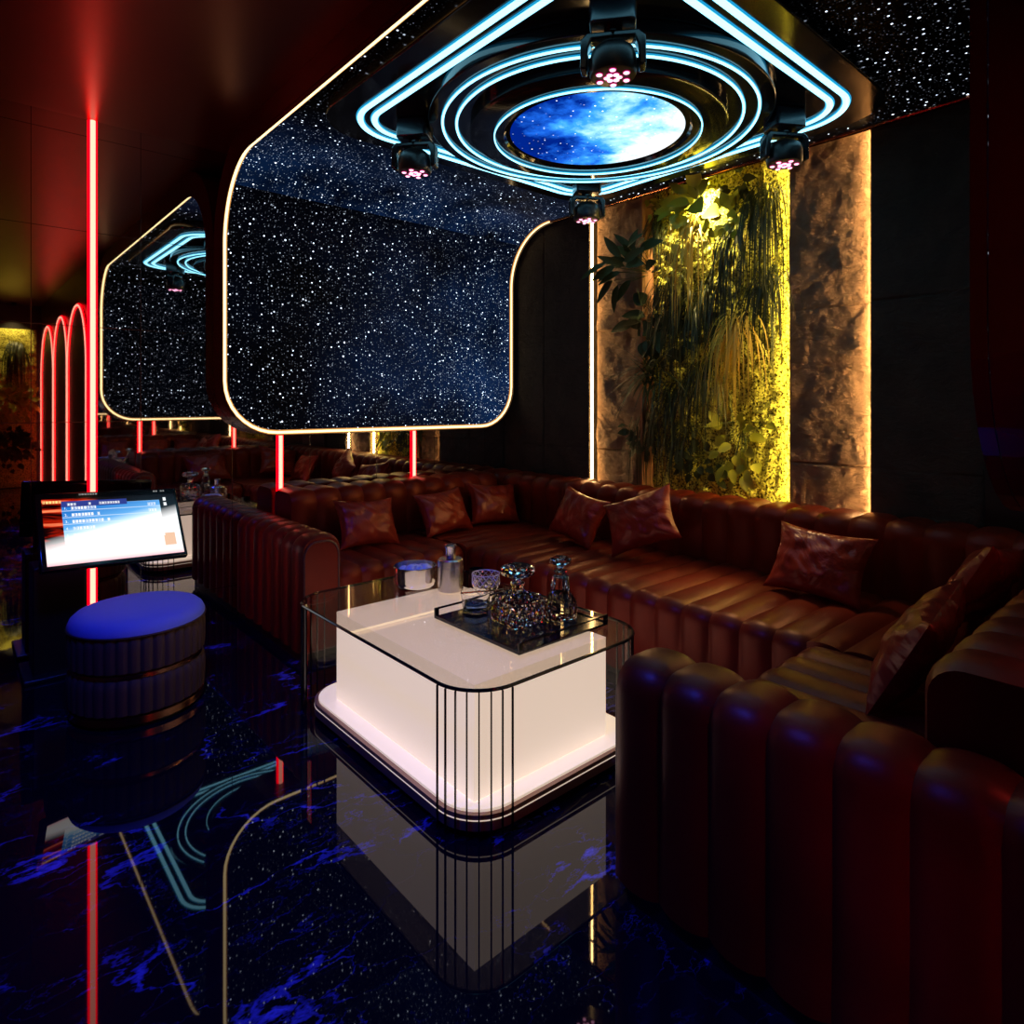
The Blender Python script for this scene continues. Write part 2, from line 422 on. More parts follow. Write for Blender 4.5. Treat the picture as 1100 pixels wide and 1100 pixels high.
MB().strip([p-Vector(n)*.006 for p, n in zip(pr_, nn_)], nn_, .005, .022, closed=True, n=3, flat=True).build('canopy_rim', M_lacq, cano, world=True)
pts, nr = canopy_loop(.019)
clean = [0]
for i in range(1, len(pts)):
    if (pts[i]-pts[clean[-1]]).length > .004: clean.append(i)
pts = [pts[i] for i in clean]; nr = [nr[i] for i in clean]
gap = [i for i in range(len(pts)) if pts[i].x > XR1-.05 and nr[i][2] < -.999]
i1 = max(gap); order = list(range(i1, len(pts)))+list(range(0, min(gap)+1))
tp = [pts[i] for i in gap]; MB().strip(tp, (0, 0, -1), .012, .014).build('copper_trim', M_brass, cano, world=True)
pts = [pts[i] for i in order]; nr = [nr[i] for i in order]
tr = MB().strip(pts, nr, .030, .006).build('neon_glow', M_gold, cano, smooth=True, world=True)
pts2 = [p+Vector(n)*.004 for p, n in zip(pts, nr)]
MB().strip(pts2, nr, .016, .006).build('neon_core', M_gold_core, cano, smooth=True, world=True)

# ------------------------------------------------------------ square ceiling light with rings and galaxy disc
CXF, CYF = 1.717*S, 1.507*S; HF = 2.0*S
fx = thing('ceiling_light', (CXF, CYF, HF), 'square black ceiling light with cyan neon lines, rings and a round galaxy disc', 'ceiling light')
hp = .735*S
MB().prism(rrect(-hp, hp, -hp, hp, .2*S), 0, HR-HF-.007).build('panel', M_black, fx, bevel=.006)
def circ(r, n=96): return [(r*math.cos(2*PI*i/n), r*math.sin(2*PI*i/n)) for i in range(n)]
MB().prism(circ(.585*S), -.05, 0).build('ring_tier', M_black, fx, bevel=.006)
MB().lathe([(.44*S, -.05), (.44*S, -.082), (.43*S, -.088), (.325*S, -.088), (.318*S, -.074), (.30*S, -.072)], 96, cap=False).add([], []).build('disc_drum', M_black, fx, smooth=True)
# galaxy disc
mg = bpy.data.materials.new('galaxy_print'); mg.use_nodes = True
def galaxy(m):
    p = P(m); p.inputs['Base Color'].default_value = (0, 0, .01, 1); p.inputs['Roughness'].default_value = .5; p.inputs['Specular IOR Level'].default_value = 0
    tc = N(m, 'ShaderNodeTexCoord')
    nz = N(m, 'ShaderNodeTexNoise', i_Scale=3.4, i_Detail=8, i_Roughness=.62, i_Distortion=.15); L(m, tc.outputs['Object'], nz.inputs['Vector'])
    sp = N(m, 'ShaderNodeSeparateXYZ'); L(m, tc.outputs['Object'], sp.inputs[0])
    g = math_(m, 'ADD', math_(m, 'MULTIPLY', sp.outputs[0], .55), math_(m, 'MULTIPLY', sp.outputs[1], -.42))
    fac = math_(m, 'ADD', nz.outputs[0], g)
    c = ramp(m, fac, [(.30, (.0, .015, .22)), (.41, (.01, .12, .70)), (.51, (.05, .38, .92)), (.60, (.38, .80, 1)), (.70, (.92, 1, 1))])
    vo = N(m, 'ShaderNodeTexVoronoi', i_Scale=34.); L(m, tc.outputs['Object'], vo.inputs['Vector'])
    cs = N(m, 'ShaderNodeSeparateColor'); L(m, vo.outputs['Color'], cs.inputs[0])
    st = math_(m, 'MULTIPLY', math_(m, 'SUBTRACT', 1, math_(m, 'DIVIDE', vo.outputs['Distance'], .16), clamp=True), math_(m, 'MULTIPLY', math_(m, 'POWER', cs.outputs[0], 2.5), 5.))
    sc = N(m, 'ShaderNodeVectorMath', operation='ADD'); L(m, c, sc.inputs[0]); L(m, st, sc.inputs[1])
    L(m, sc.outputs[0], p.inputs['Emission Color']); p.inputs['Emission Strength'].default_value = 1.25
galaxy(mg)
MB().prism(circ(.302*S), -.074, -.066).build('galaxy_disc', mg, fx)
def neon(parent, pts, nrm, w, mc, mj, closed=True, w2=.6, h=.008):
    j = MB().strip(pts, nrm, w, h, closed=closed).build('neon_glow', mj, parent, smooth=True)
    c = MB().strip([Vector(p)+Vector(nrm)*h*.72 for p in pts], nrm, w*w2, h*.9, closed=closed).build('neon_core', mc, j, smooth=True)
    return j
dn = (0, 0, -1)
for hs, r in ((.645*S, .19*S), (.597*S, .145*S)):
    neon(fx, [(x, y, -.001) for x, y in rrect(-hs, hs, -hs, hs, r, 14)], dn, .038, M_cyan_core, M_cyan, w2=.72)
for r in (.536*S, .488*S): neon(fx, [(x, y, -.051) for x, y in circ(r)], dn, .015, M_cyan_core, M_cyan, w2=.7)
neon(fx, [(x, y, -.089) for x, y in circ(.357*S)], dn, .0075, M_cyan_core, M_cyan, w2=.7)

# ------------------------------------------------------------ moving head stage lights
def moving_head(label):
    t = thing('moving_head_light', (0, 0, 0), label, 'stage light', 'stage lights under the corners of the ceiling light')
    MB().prism(rrect(-.075, .075, -.06, .06, .02, 4), -.085, -.002).build('base', M_headm, t, bevel=.006)
    MB().lathe([(.03, -.10), (.03, -.085)], 20).build('swivel', M_headm, t)
    for sx in (-1, 1):
        mb = MB(); pr = [(sx*.0, -.100), (sx*.085, -.100), (sx*.105, -.122), (sx*.106, -.215), (sx*.084, -.220), (sx*.080, -.150), (sx*.068, -.122), (0, -.120)]
        v = [(x, -.028, z) for x, z in pr]+[(x, .028, z) for x, z in pr]; n = len(pr)
        f = [tuple(range(n)), tuple(range(n, 2*n))[::-1]]+[(i, (i+1) % n, n+(i+1) % n, n+i) for i in range(n)]
        mb.add(v, f).build('yoke_arm', M_headm, t, bevel=.006)
    hd = MB().lathe([(.018, -.132), (.048, -.138), (.068, -.155), (.076, -.180), (.077, -.226), (.073, -.236), (.066, -.238)], 32).build('head', M_blackm, t, smooth=True)
    lens = []
    for k in range(6):
        for rr, a0 in ((.020, 0), (.050, 30)):
            a = math.radians(60*k+a0); x, y = rr*math.cos(a), rr*math.sin(a)
            ring = MB().lathe([(.0125, -.2405), (.0125, -.238)], 14, Matrix.Translation((x, y, 0))).build('lens', M_pinkrim, hd)
            MB().lathe([(.006, -.2440), (.0098, -.2420), (.0098, -.2405)], 14, Matrix.Translation((x, y, 0))).build('lens_glow', M_pink, ring, smooth=True)
    return t
mh = None; AH = .455*S
for dx, dy, lab in ((-1, -1, 'black moving head with pink lenses, the largest and nearest of the four'),
                    (-1, 1, 'black moving head with pink lenses at the left corner, against the starry screen'),
                    (1, 1, 'black moving head with pink lenses at the far corner, left of the stone column'),
                    (1, -1, 'black moving head with pink lenses at the right corner, in front of the green wall')):
    loc = (CXF+dx*AH, CYF+dy*AH, HF-(.0)); rz = math.radians(-41.3+10*dx)
    if mh is None: mh = moving_head(lab); mh.location = loc; mh.rotation_euler = (0, 0, rz)
    else: dup(mh, loc, (0, 0, rz), lab)

# ------------------------------------------------------------ red neon tubes on both mirror walls
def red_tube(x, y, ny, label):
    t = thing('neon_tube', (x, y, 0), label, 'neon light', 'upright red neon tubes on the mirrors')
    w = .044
    j = MB().strip([(0, ny*.002, .004), (0, ny*.002, 1.4), (0, ny*.002, HC-.003)], (0, ny, 0), w, .014).build('glow_strip', M_red, t, smooth=True)
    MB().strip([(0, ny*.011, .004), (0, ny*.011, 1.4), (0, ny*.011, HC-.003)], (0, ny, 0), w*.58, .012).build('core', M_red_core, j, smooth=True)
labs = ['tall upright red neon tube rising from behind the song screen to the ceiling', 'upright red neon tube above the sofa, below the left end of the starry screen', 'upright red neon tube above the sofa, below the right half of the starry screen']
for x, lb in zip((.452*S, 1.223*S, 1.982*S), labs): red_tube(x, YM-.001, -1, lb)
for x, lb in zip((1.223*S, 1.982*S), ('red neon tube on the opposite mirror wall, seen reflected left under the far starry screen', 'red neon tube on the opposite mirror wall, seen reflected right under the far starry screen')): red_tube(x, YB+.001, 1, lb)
# arches in the hall (seen in the mirror)
edges = [.10*S, -.98*S, -1.98*S, -3.12*S]
for i, lb in enumerate(('red neon arch outline nearest the tall tube', 'middle red neon arch outline', 'red neon arch outline nearest the reflected green wall')):
    y1, y0 = edges[i]-.03, edges[i+1]+.03; r = (y1-y0)/2; yc = (y0+y1)/2; zt = 1.83*S-r
    pth = [(0, y1-yc, .01), (0, y1-yc, zt*.5)]+[(0, r*math.cos(PI*k/28), zt+r*math.sin(PI*k/28)) for k in range(29)]+[(0, y0-yc, zt*.5), (0, y0-yc, .01)]
    t = thing('neon_arch', (XC-.001, yc, 0), lb, 'neon light', 'red neon arches along the hall')
    MB().prism([(p[1], p[2]) for p in pth], 0, .012, Matrix(((0,0,-1,0),(1,0,0,0),(0,1,0,0),(0,0,0,1)))).build('arch_panel', mat('arch_recess', (.02, .002, .002), .5), t)
    pth = [(-.013, p[1], p[2]) for p in pth]
    j = MB().strip(pth, (-1, 0, 0), .045, .014).build('glow_strip', M_red, t, smooth=True)
    MB().strip([(p[0]-.009, p[1], p[2]) for p in pth], (-1, 0, 0), .024, .012).build('core', M_red_core, j, smooth=True)

# ------------------------------------------------------------ wall C: stone slabs and green wall
def stone_mat(name, c1, c2):
    m = mat(name, c1, .7, spec=.3)
    tc = N(m, 'ShaderNodeTexCoord')
    a = N(m, 'ShaderNodeTexNoise', i_Scale=3.5, i_Detail=10, i_Roughness=.65, i_Distortion=.8); L(m, tc.outputs['Object'], a.inputs['Vector'])
    L(m, ramp(m, a.outputs[0], [(.3, c1), (.7, c2)]), P(m).inputs['Base Color'])
    b = N(m, 'ShaderNodeTexNoise', i_Scale=9, i_Detail=12, i_Roughness=.72, i_Distortion=1.4); mp = N(m, 'ShaderNodeMapping'); mp.inputs['Scale'].default_value = (1, 1, 2.2); L(m, tc.outputs['Object'], mp.inputs[0]); L(m, mp.outputs[0], b.inputs['Vector'])
    bp = N(m, 'ShaderNodeBump', i_Strength=1., i_Distance=.045); L(m, b.outputs[0], bp.inputs['Height']); L(m, bp.outputs[0], P(m).inputs['Normal'])
    return m
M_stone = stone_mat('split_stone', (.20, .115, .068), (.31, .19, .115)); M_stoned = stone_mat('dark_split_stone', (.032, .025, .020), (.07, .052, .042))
def stone_slab(y0, y1, xf, xb, m, label, amp=.042, group=None, seed=0, name='stone_panel', joint=.64*S, z1=HC-.002):
    loc = (xb, (y0+y1)/2, 0); t = thing(name, loc, label, 'stone panel', group)
    z = 0.0; k = 0; cuts = [0, .105*S, .745*S, 1.386*S, z1]
    for z0, zz in zip(cuts[:-1], cuts[1:]):
        z0 += .0006
        ny = max(4, int((y1-y0)/.010)); nzz = max(4, int((zz-z0)/.010)); v = []
        mb = MB()
        def fn(a, b):
            y = y0+(y1-y0)*a; zc = z0+(zz-z0)*b
            p = Vector((k*3.7+seed, y*2.1, zc*2.1))
            h = abs(noise.fractal(p, .9, 2.1, 5)); t2 = noise.noise(Vector((seed+9, y*3.2+noise.noise(p)*1.2, zc*2.6)))
            q_ = (t2+1)*2.6; fr_ = q_-math.floor(q_); step = ((math.floor(q_)+max(0, (fr_-.86)/.14))/2.6-1)*.75
            h2 = noise.fractal(p*5, .8, 2, 4)*.16
            e = min(1, min(a, 1-a, b*1.0*(zz-z0)/(y1-y0), (1-b)*(zz-z0)/(y1-y0))*40)
            d = amp*(.55*h+.55*step+h2+.15)*e
            return (xf-loc[0]-max(-.018, min(amp, d)), y-loc[1], zc)
        mb.grid(ny, nzz, fn)
        n = len(mb.v)
        # box behind the split face
        ring = [i for i in range(ny)]+[j*ny+ny-1 for j in range(1, nzz)]+[(nzz-1)*ny+i for i in range(ny-2, -1, -1)]+[j*ny for j in range(nzz-2, 0, -1)]
        base = [( -.001, mb.v[i][1], mb.v[i][2]) for i in ring]
        mb.v += base; q = len(ring)
        mb.f += [(ring[i], ring[(i+1) % q], n+(i+1) % q, n+i) for i in range(q)]; mb.f.append(tuple(range(n, n+q)))
        mb.build('stone_block', m, t, smooth=False); k += 1
    return t
XD, XS, XG = 2.66*S, 2.71*S, 2.79*S
yA, yB_, yC_, yD_, yE = 2.386*S, 2.057*S, 1.290*S, .951*S, .585*S
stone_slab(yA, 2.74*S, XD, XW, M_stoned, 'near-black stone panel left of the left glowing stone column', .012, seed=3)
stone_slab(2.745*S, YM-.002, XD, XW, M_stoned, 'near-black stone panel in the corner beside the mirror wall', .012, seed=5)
stone_slab(yB_, yA-.02, XS, XW, M_stone, 'narrow rough stone column lit along its left edge, left of the green wall', seed=11)
stone_slab(yD_+.02, yC_, XS, XW, M_stone, 'wide rough stone column lit along its right edge, right of the green wall', seed=21)
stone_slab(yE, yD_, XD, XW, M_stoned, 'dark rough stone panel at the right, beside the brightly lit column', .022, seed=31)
tag(MB().box(2.63*S, XW, YB+.002, yE-.002, 0, HC-.002).build('black_panel', M_blackm), 'plain black wall panel at the right edge, beyond the dark stone', 'wall panel')
# led strips in the steps
def led(y, x, m, w, nm, lab, z0=.02, z1=HC-.02):
    o = MB().box(-.006, .006, -w/2, w/2, z0, z1).build(nm, m); o.location = (x, y, 0); return tag(o, lab, 'led strip')
led(yA-.008, XD+.022, emission('warm_led_strip_left', (1, .60, .22), 38), .008, 'led_strip', 'upright warm LED strip on the left edge of the narrow stone column')
led(yD_+.005, XD+.036, M_warm_led, .006, 'led_strip', 'upright warm LED strip on the right edge of the wide stone column')
# frame and moss
def moss_mat():
    m = mat('moss', (.4, .36, .04), .85, spec=.1)
    tc = N(m, 'ShaderNodeTexCoord'); a = N(m, 'ShaderNodeTexNoise', i_Scale=75, i_Detail=6); L(m, tc.outputs['Object'], a.inputs['Vector'])
    L(m, ramp(m, a.outputs[0], [(.38, (.06, .05, .003)), (.56, (.70, .66, .12))]), P(m).inputs['Base Color'])
    b = N(m, 'ShaderNodeTexNoise', i_Scale=90, i_Detail=6); L(m, tc.outputs['Object'], b.inputs['Vector'])
    bp = N(m, 'ShaderNodeBump', i_Strength=1., i_Distance=.012); L(m, b.outputs[0], bp.inputs['Height']); L(m, bp.outputs[0], P(m).inputs['Normal'])
    return m
M_moss = moss_mat()
def moss(w, h, loc, rz, label, step=.013):
    mb = MB(); nu, nv = int(w/step), int(h/step)
    def fn(a, b):
        p = Vector((a*w*18+loc[1], b*h*18, 1.3)); d = .016+.020*noise.noise(p)+.010*noise.noise(p*2.7)
        e = min(1, min(a, 1-a, b, 1-b)*60)
        return (-max(.004, d)*e, (a-.5)*w, .01+b*(h-.02))
    mb.grid(nu, nv, fn); mb.box(.0, .02, -w/2, w/2, .01, h-.01)
    o = mb.build('moss_panel', M_moss, smooth=True, fix=False); o.location = loc; o.rotation_euler = (0, 0, rz)
    return tag(o, label, 'moss', kind='stuff')
moss(yB_-yC_, HC-.01, (XG, (yB_+yC_)/2, 0), 0, 'bright yellow-green moss covering the recess between the stone columns')
fr = MB().box(XD+.03, XG+.03, yB_-.016, yB_-.001, 0, HC-.004)
tag(fr.build('recess_frame', mat('copper_frame', (.35, .16, .08), .4)), 'thin copper-coloured upright edge left of the moss', 'trim')
led(yC_+.010, XS+.045, M_moss_led, .008, 'led_strip', 'upright yellow LED strip hidden along the right edge of the moss')
# downlights above the moss
def spotlight(loc, tgt, e, lab, size=.9, col=(1, .78, .32)):
    t = thing('downlight', loc, lab, 'ceiling light', 'small spotlights over the green walls')
    MB().lathe([(.03, 0), (.03, -.05), (.022, -.05), (.02, -.012)], 20).build('barrel', M_blackm, t, smooth=True)
    l = bpy.data.lights.new('downlight_bulb', 'SPOT'); l.energy = e; l.color = col; l.spot_size = size; l.spot_blend = .7; l.shadow_soft_size = .015
    o = bpy.data.objects.new('downlight_bulb', l); COL.objects.link(o); o.parent = t; o.location = (0, 0, -.053)
    o.rotation_euler = (Vector(tgt)-Vector(loc)).to_track_quat('-Z', 'Y').to_euler()
    return t
spotlight((2.70*S, 1.70*S, HC-.03), (XG-.07, 1.78*S, 2.0), 190, 'small black spotlight over the bright top of the green wall', 1.7)

# plants
def leafmat(name, c, rough=.4):
    m = mat(name, c, rough, spec=.4)
    return m
M_leaf = leafmat('fresh_leaf', (.36, .36, .025)); M_leafd = leafmat('dark_leaf', (.035, .048, .006), .6); M_grassp = leafmat('pale_grass', (.60, .42, .05), .5); M_grassd = leafmat('dark_grass', (.030, .038, .006), .5)  # dark tones deepened to hold the backlit silhouette shade against the moss
M_palm = leafmat('palm_leaf', (.03, .05, .015), .5)
def blade(mb, base, d, length, w, droop, n=8, rnd=None):
    """grass blade leaving base in direction d and bending down"""
    p = Vector(base); d = Vector(d).normalized(); st = length/n; prev = None
    side = d.cross(Vector((0,0,1)));
    if side.length < .1: side = Vector((0,1,0))
    side.normalize(); up = side.cross(d).normalized()
    i0 = len(mb.v)
    for i in range(n+1):
        ww = w*(1-(i/n)**2.2)*(.5+.5*min(1, i/1.5))+.0004
        mb.v += [tuple(p-side*ww/2), tuple(p-Vector((0, 0, 1))*ww*.12+Vector((0,0,0))), tuple(p+side*ww/2)]
        d = (d+Vector((0, 0, -droop*st))).normalized(); p = p+d*st
    for i in range(n):
        a = i0+i*3; mb.f += [(a, a+1, a+4, a+3), (a+1, a+2, a+5, a+4)]
def tuft(loc, n, length, w, m, label, droop=9, spread=1., up=.5, seed=0, cat='plant', name='grass_tuft', rz=0, grp='grass tufts on the green wall'):
    rnd = random.Random(seed); t = thing(name, loc, label, cat, grp, (0, 0, rz)); mb = MB()
    for k in range(n):
        a = rnd.gauss(0, .62)*spread; e = rnd.uniform(-.6, .9)*up
        d = (-math.cos(a), math.sin(a)*1.0, e)
        ln = length*rnd.uniform(.45, 1.15)
        blade(mb, (rnd.uniform(-.01, .01), rnd.uniform(-.08, .08), rnd.uniform(-.07, .07)), d, ln, w*rnd.uniform(.7, 1.2), droop*rnd.uniform(.7, 1.35), 10)
    mb.build('blades', m, t, smooth=True, fix=False)
    MB().lathe([(.012, -.02), (.018, 0), (.010, .02)], 10, Matrix.Translation((.005, 0, 0))).build('crown', M_leafd, t, smooth=True)
    return t
def leaf_shape(mb, M, ln, w, heart=0, n=8):
    pr = []
    for i in range(n+1):
        s = i/n; ww = w*math.sin(PI*s**.75)**.8*.5 if 0 < s < 1 else .0005
        pr.append((s*ln, ww))
    i0 = len(mb.v)
    for x, ww in pr:
        zc = -.10*(x/ln)**2*ln
        mb.v += [tuple(M @ Vector((x, -ww, zc+ww*.28))), tuple(M @ Vector((x, 0, zc))), tuple(M @ Vector((x, ww, zc+ww*.28)))]
    for i in range(n):
        a = i0+i*3; mb.f += [(a, a+1, a+4, a+3), (a+1, a+2, a+5, a+4)]
def leafy(loc, n, ln, w, spread, m, label, seed=0, fall=0., out=.10, rz=0, grp='leafy plants on the green wall', name='leafy_plant'):
    rnd = random.Random(seed); t = thing(name, loc, label, 'plant', grp, (0, 0, rz)); mb = MB(); st = MB()
    for k in range(n):
        py = rnd.gauss(0, .5)*spread; pz = rnd.gauss(0, .5)*spread-fall*rnd.random(); px = -rnd.uniform(.02, out)
        p = Vector((px, py, pz)); ang = math.atan2(pz+fall*.3, py)+rnd.uniform(-.7, .7)
        d = Vector((-rnd.uniform(.1, .9), math.cos(ang), math.sin(ang)-.25)).normalized()
        nrm = Vector((-1, rnd.uniform(-.5, .5), rnd.uniform(.0, .9))).normalized()
        sd = nrm.cross(d).normalized(); nrm = d.cross(sd).normalized()
        M = Matrix((( d.x, sd.x, nrm.x, p.x), (d.y, sd.y, nrm.y, p.y), (d.z, sd.z, nrm.z, p.z), (0,0,0,1)))
        leaf_shape(mb, M, ln*rnd.uniform(.6, 1.15), w*rnd.uniform(.7, 1.1))
        st.tube([(0, py*.3, pz*.3), (px*.6, py*.7, pz*.75), tuple(p)], .0016, 4)
    mb.build('leaves', m, t, smooth=True, fix=False); st.build('stems', M_leafd, t, smooth=True)
    return t
def onm(u, v, x=XG-.03): p = at(u, v, X=x); return (p.x, p.y, p.z)
leafy(onm(755, 222, XG-.08), 26, .15, .11, .13, M_leaf, 'bright leafy plant with large pale leaves at the very top of the green wall', 1, out=.16)
leafy(onm(712, 218), 22, .06, .045, .12, M_leaf, 'small round-leaved plant in the top left of the green wall', 2)
leafy(onm(800, 200), 18, .09, .06, .13, M_leafd, 'dark leafy plant at the top right of the green wall, under a stage light', 3)
leafy(onm(697, 292, XG-.16), 26, .17, .07, .17, M_leafd, 'broad-leaved plant reaching out left over the narrow stone column', 4, out=.32)
leafy(onm(708, 345, XG-.06), 18, .16, .10, .14, M_leafd, 'dark broad-leaved plant below the outreaching one, left side of the green wall', 5)
leafy(onm(797, 452), 34, .10, .065, .17, M_leaf, 'ivy-like plant with heart-shaped leaves low on the right of the green wall', 6, fall=.28)
leafy(onm(757, 490), 26, .08, .055, .15, M_leafd, 'dark small-leaved plant just above the sofa, centre of the green wall', 7, fall=.1)
leafy(onm(772, 262), 14, .09, .05, .10, M_leaf, 'light-leaved plant just below the bright top plant', 8)
leafy(onm(760, 350), 30, .08, .05, .16, M_leafd, 'dark bushy plant in the middle of the green wall', 9)
tuft(onm(742, 240, XG-.16), 60, .62, .011, M_grassp, 'pale long grass hanging below the bright leafy plant', 10, seed=1)
tuft(onm(708, 240), 50, .42, .008, M_grassd, 'short dark grass at the top left of the green wall', 11, seed=2)
tuft(onm(820, 207, XG-.05), 80, .75, .008, M_grassd, 'long dark grass hanging from the top right of the green wall', 10, seed=3)
tuft(onm(790, 255, XG-.05), 60, .50, .009, M_grassd, 'dark grass in the upper middle of the green wall, left of the long right-hand grass', 10, seed=4)
tuft(onm(832, 288), 40, .45, .007, M_grassd, 'thin dark grass against the brightest moss at the right edge', 10, seed=5, spread=.9)
tuft(onm(742, 318, XG-.08), 70, .62, .011, M_grassd, 'broad dark grass in the centre of the green wall', 9, seed=6)
tuft(onm(792, 345, XG-.15), 70, .62, .010, M_grassp, 'pale grass hanging in the right middle of the green wall', 10, seed=7)
tuft(onm(760, 395, XG-.05), 70, .50, .010, M_grassd, 'dark grass below the centre of the green wall', 9, seed=8)
tuft(onm(700, 445, XG-.03), 70, .50, .008, M_grassd, 'dark grass hanging at the bottom left of the green wall', 11, seed=9)
tuft(onm(700, 400, XG-.17), 70, .42, .014, M_palm, 'spiky dark palm spreading out over the left stone column', 2.2, seed=10, spread=1.3, up=1.2, name='palm_plant', cat='plant', grp='palm')
tuft(onm(725, 420), 60, .45, .010, M_grassd, 'dark grass right beside the spiky palm', 9, seed=12)
tuft(onm(772, 300, XG-.05), 70, .62, .009, M_grassd, 'thin dark grass between the two pale grasses', 10, seed=13)
tuft(onm(722, 300, XG-.06), 60, .60, .010, M_grassd, 'dark grass directly below the pale grass, left of centre', 10, seed=14)
tuft(onm(820, 300, XG-.05), 70, .62, .008, M_grassd, 'dark grass right of the lower pale grass', 10, seed=15)
tuft(onm(735, 462, XG-.05), 60, .40, .009, M_grassd, 'short dark grass near the sofa back, left of the ivy', 10, seed=16)
leafy(onm(700, 470, XG-.04), 24, .09, .05, .14, M_leafd, 'dark small-leaved plant at the bottom left corner of the green wall', 17)
leafy(onm(730, 365, XG-.05), 26, .11, .06, .14, M_leafd, 'dark glossy-leaved plant between the palm and the central grass', 18)
leafy(onm(785, 235, XG-.06), 22, .10, .07, .12, M_leaf, 'pale green leafy plant to the right of the brightest leaves', 19)
# green wall at the end of the hall, seen only in the mirror at the far left
gx0, gx1 = -.2*S, .82*S
moss(gx1-gx0, 2.42, ((gx0+gx1)/2, YD+.03, 0), -PI/2, 'moss of the hall green wall, seen reflected at the far left', .03)
o = bpy.data.objects['moss_panel.001'] if 'moss_panel.001' in bpy.data.objects else None
def onh(x, z, d=.10): return (x*S, YD+.03+d, z)
leafy(onh(.57, 1.30), 130, .11, .07, .24, M_leaf, 'broad-leaved plant in the middle of the hall green wall, reflected at far left', 41, rz=-PI/2, grp='plants of the hall green wall', out=.2)
tuft(onh(.62, 2.15), 110, .7, .014, M_grassd, 'grass hanging from the top of the hall green wall, reflected at far left', 10, seed=42, rz=-PI/2, grp='plants of the hall green wall')
leafy(onh(.57, .66), 130, .11, .07, .24, M_leafd, 'dark leafy plant at the bottom of the hall green wall, reflected at far left', 43, rz=-PI/2, grp='plants of the hall green wall', out=.2)
spotlight((.60*S, YD+.22, HC-.005), (.60*S, YD+.04, 1.9), 45, 'spotlight over the hall green wall, reflected at far left', 1.3)

# ------------------------------------------------------------ sofa: channel tufted
def outline_normals(pr):
    n = len(pr); out = []
    for i in range(n):
        a = Vector(pr[i-1]); b = Vector(pr[(i+1) % n]); d = b-a; d.normalize(); out.append((d.y, -d.x))
    return out
def ribbed(pr, t0, t1, pitch, bulge, f, soft=None, off0=0, seg=8):
    """pr: closed counter-clockwise outline (a,b); soft[i]: how much point i bulges; f(a,b,t)->xyz"""
    nr_ = max(1, round((t1-t0)/pitch)); n = len(pr); nm = outline_normals(pr); mb = MB(); st = []
    for k in range(nr_):
        for j in range(seg): st.append(((k+j/seg), j/seg))
    st.append((nr_, 0))
    for q, s in st:
        o = bulge*((1-abs(2*s-1)**2.6)-1) if s else -bulge
        for i, (a, b) in enumerate(pr):
            w = soft[i] if soft else 1
            mb.v.append(f(a+nm[i][0]*o*w, b+nm[i][1]*o*w, t0+(t1-t0)*q/nr_))
    for j in range(len(st)-1):
        for i in range(n): mb.f.append((j*n+i, j*n+(i+1) % n, (j+1)*n+(i+1) % n, (j+1)*n+i))
    mb.f.append(tuple(range(n))[::-1]); mb.f.append(tuple(range((len(st)-1)*n, len(st)*n)))
    return mb
def arcp(cx, cy, r, a0, a1, n=6): return [(cx+r*math.cos(math.radians(a0+(a1-a0)*i/n)), cy+r*math.sin(math.radians(a0+(a1-a0)*i/n))) for i in range(n+1)]
HS = .335*S; HB = .594*S; HA = .485*S
sofa = thing('corner_sofa', (1.1*S, 3.0*S, 0), 'large U-shaped channel-tufted cognac leather sofa around the glowing table', 'sofa')
def seat_pr(dep, z0=.05):   # a: 0 front .. dep back ; counter clockwise
    return [(dep, z0), (dep, HS)]+arcp(.07, HS-.07, .07, 90, 180)+[(0, z0+.12), (0, z0)]
def back_pr(th, z0=.30):
    return [(th, z0), (th, (z0+HB)/2)]+arcp(th-.07, HB-.07, .07, 0, 90)+arcp(.085, HB-.085, .085, 90, 180)+[(0, (z0+HB)/2), (0, z0)]
def arm_pr(w): r = .085; return [(w, .05), (w, .3)]+arcp(w-r, HA-r, r, 0, 90)+arcp(r, HA-r, r, 90, 180)+[(0, .3), (0, .05)]
def ccw(pr):
    ar = sum(pr[i-1][0]*pr[i][1]-pr[i][0]*pr[i-1][1] for i in range(len(pr)))
    return pr if ar > 0 else pr[::-1]
XA0, XA1 = 1.013*S, 1.19*S; YSF = 2.40*S; YSN = .82*S; XCF = 1.82*S; XCB = 2.42*S; YBK = 2.87*S; YBN = .355*S
def part(mb, name, m=M_leather, **kw): return mb.build(name, m, sofa, smooth=True, world=True, **kw)
# arms
for (y0, y1, ye, sg) in ((2.374*S, YM-.004, 2.374*S, -1), (YB+.004, .845*S, .845*S, 1)):
    o = part(ribbed(ccw(arm_pr(XA1-XA0)), y0, y1, .1025*S, .016, lambda a, b, t: (XA0+a, t, b)), 'arm')
    pr = ccw(arm_pr(XA1-XA0)); cxm = (XA1-XA0)/2
    pts = [(XA0+cxm+(a-cxm)*.80, ye+sg*.004, .30+(b-.30)*.90 if b > .3 else b) for a, b in pr if b > .04]
    i0 = max(range(len(pts)), key=lambda i: 1 if pts[i][2] < .06 and pts[i][0] < XA0+cxm else 0)
    # end panel of the arm with its piping
    pan = MB(); pp = [(p[0], p[2]) for p in pts]; v = [(x, ye-sg*.02, z) for x, z in pp]+[(x, ye+sg*.003, z) for x, z in pp]; n = len(pp)
    pan.add(v, [tuple(range(n)), tuple(range(n, 2*n))[::-1]]+[(i, (i+1) % n, n+(i+1) % n, n+i) for i in range(n)])
    e = part(pan, 'arm_end_panel')
    pi = MB().tube([(x, ye+sg*.003, z) for x, z in pp], .0055, 8, closed=True)
    q = pi.build('piping', M_pipe, e, smooth=True); q.location = -Vector(sofa.location)
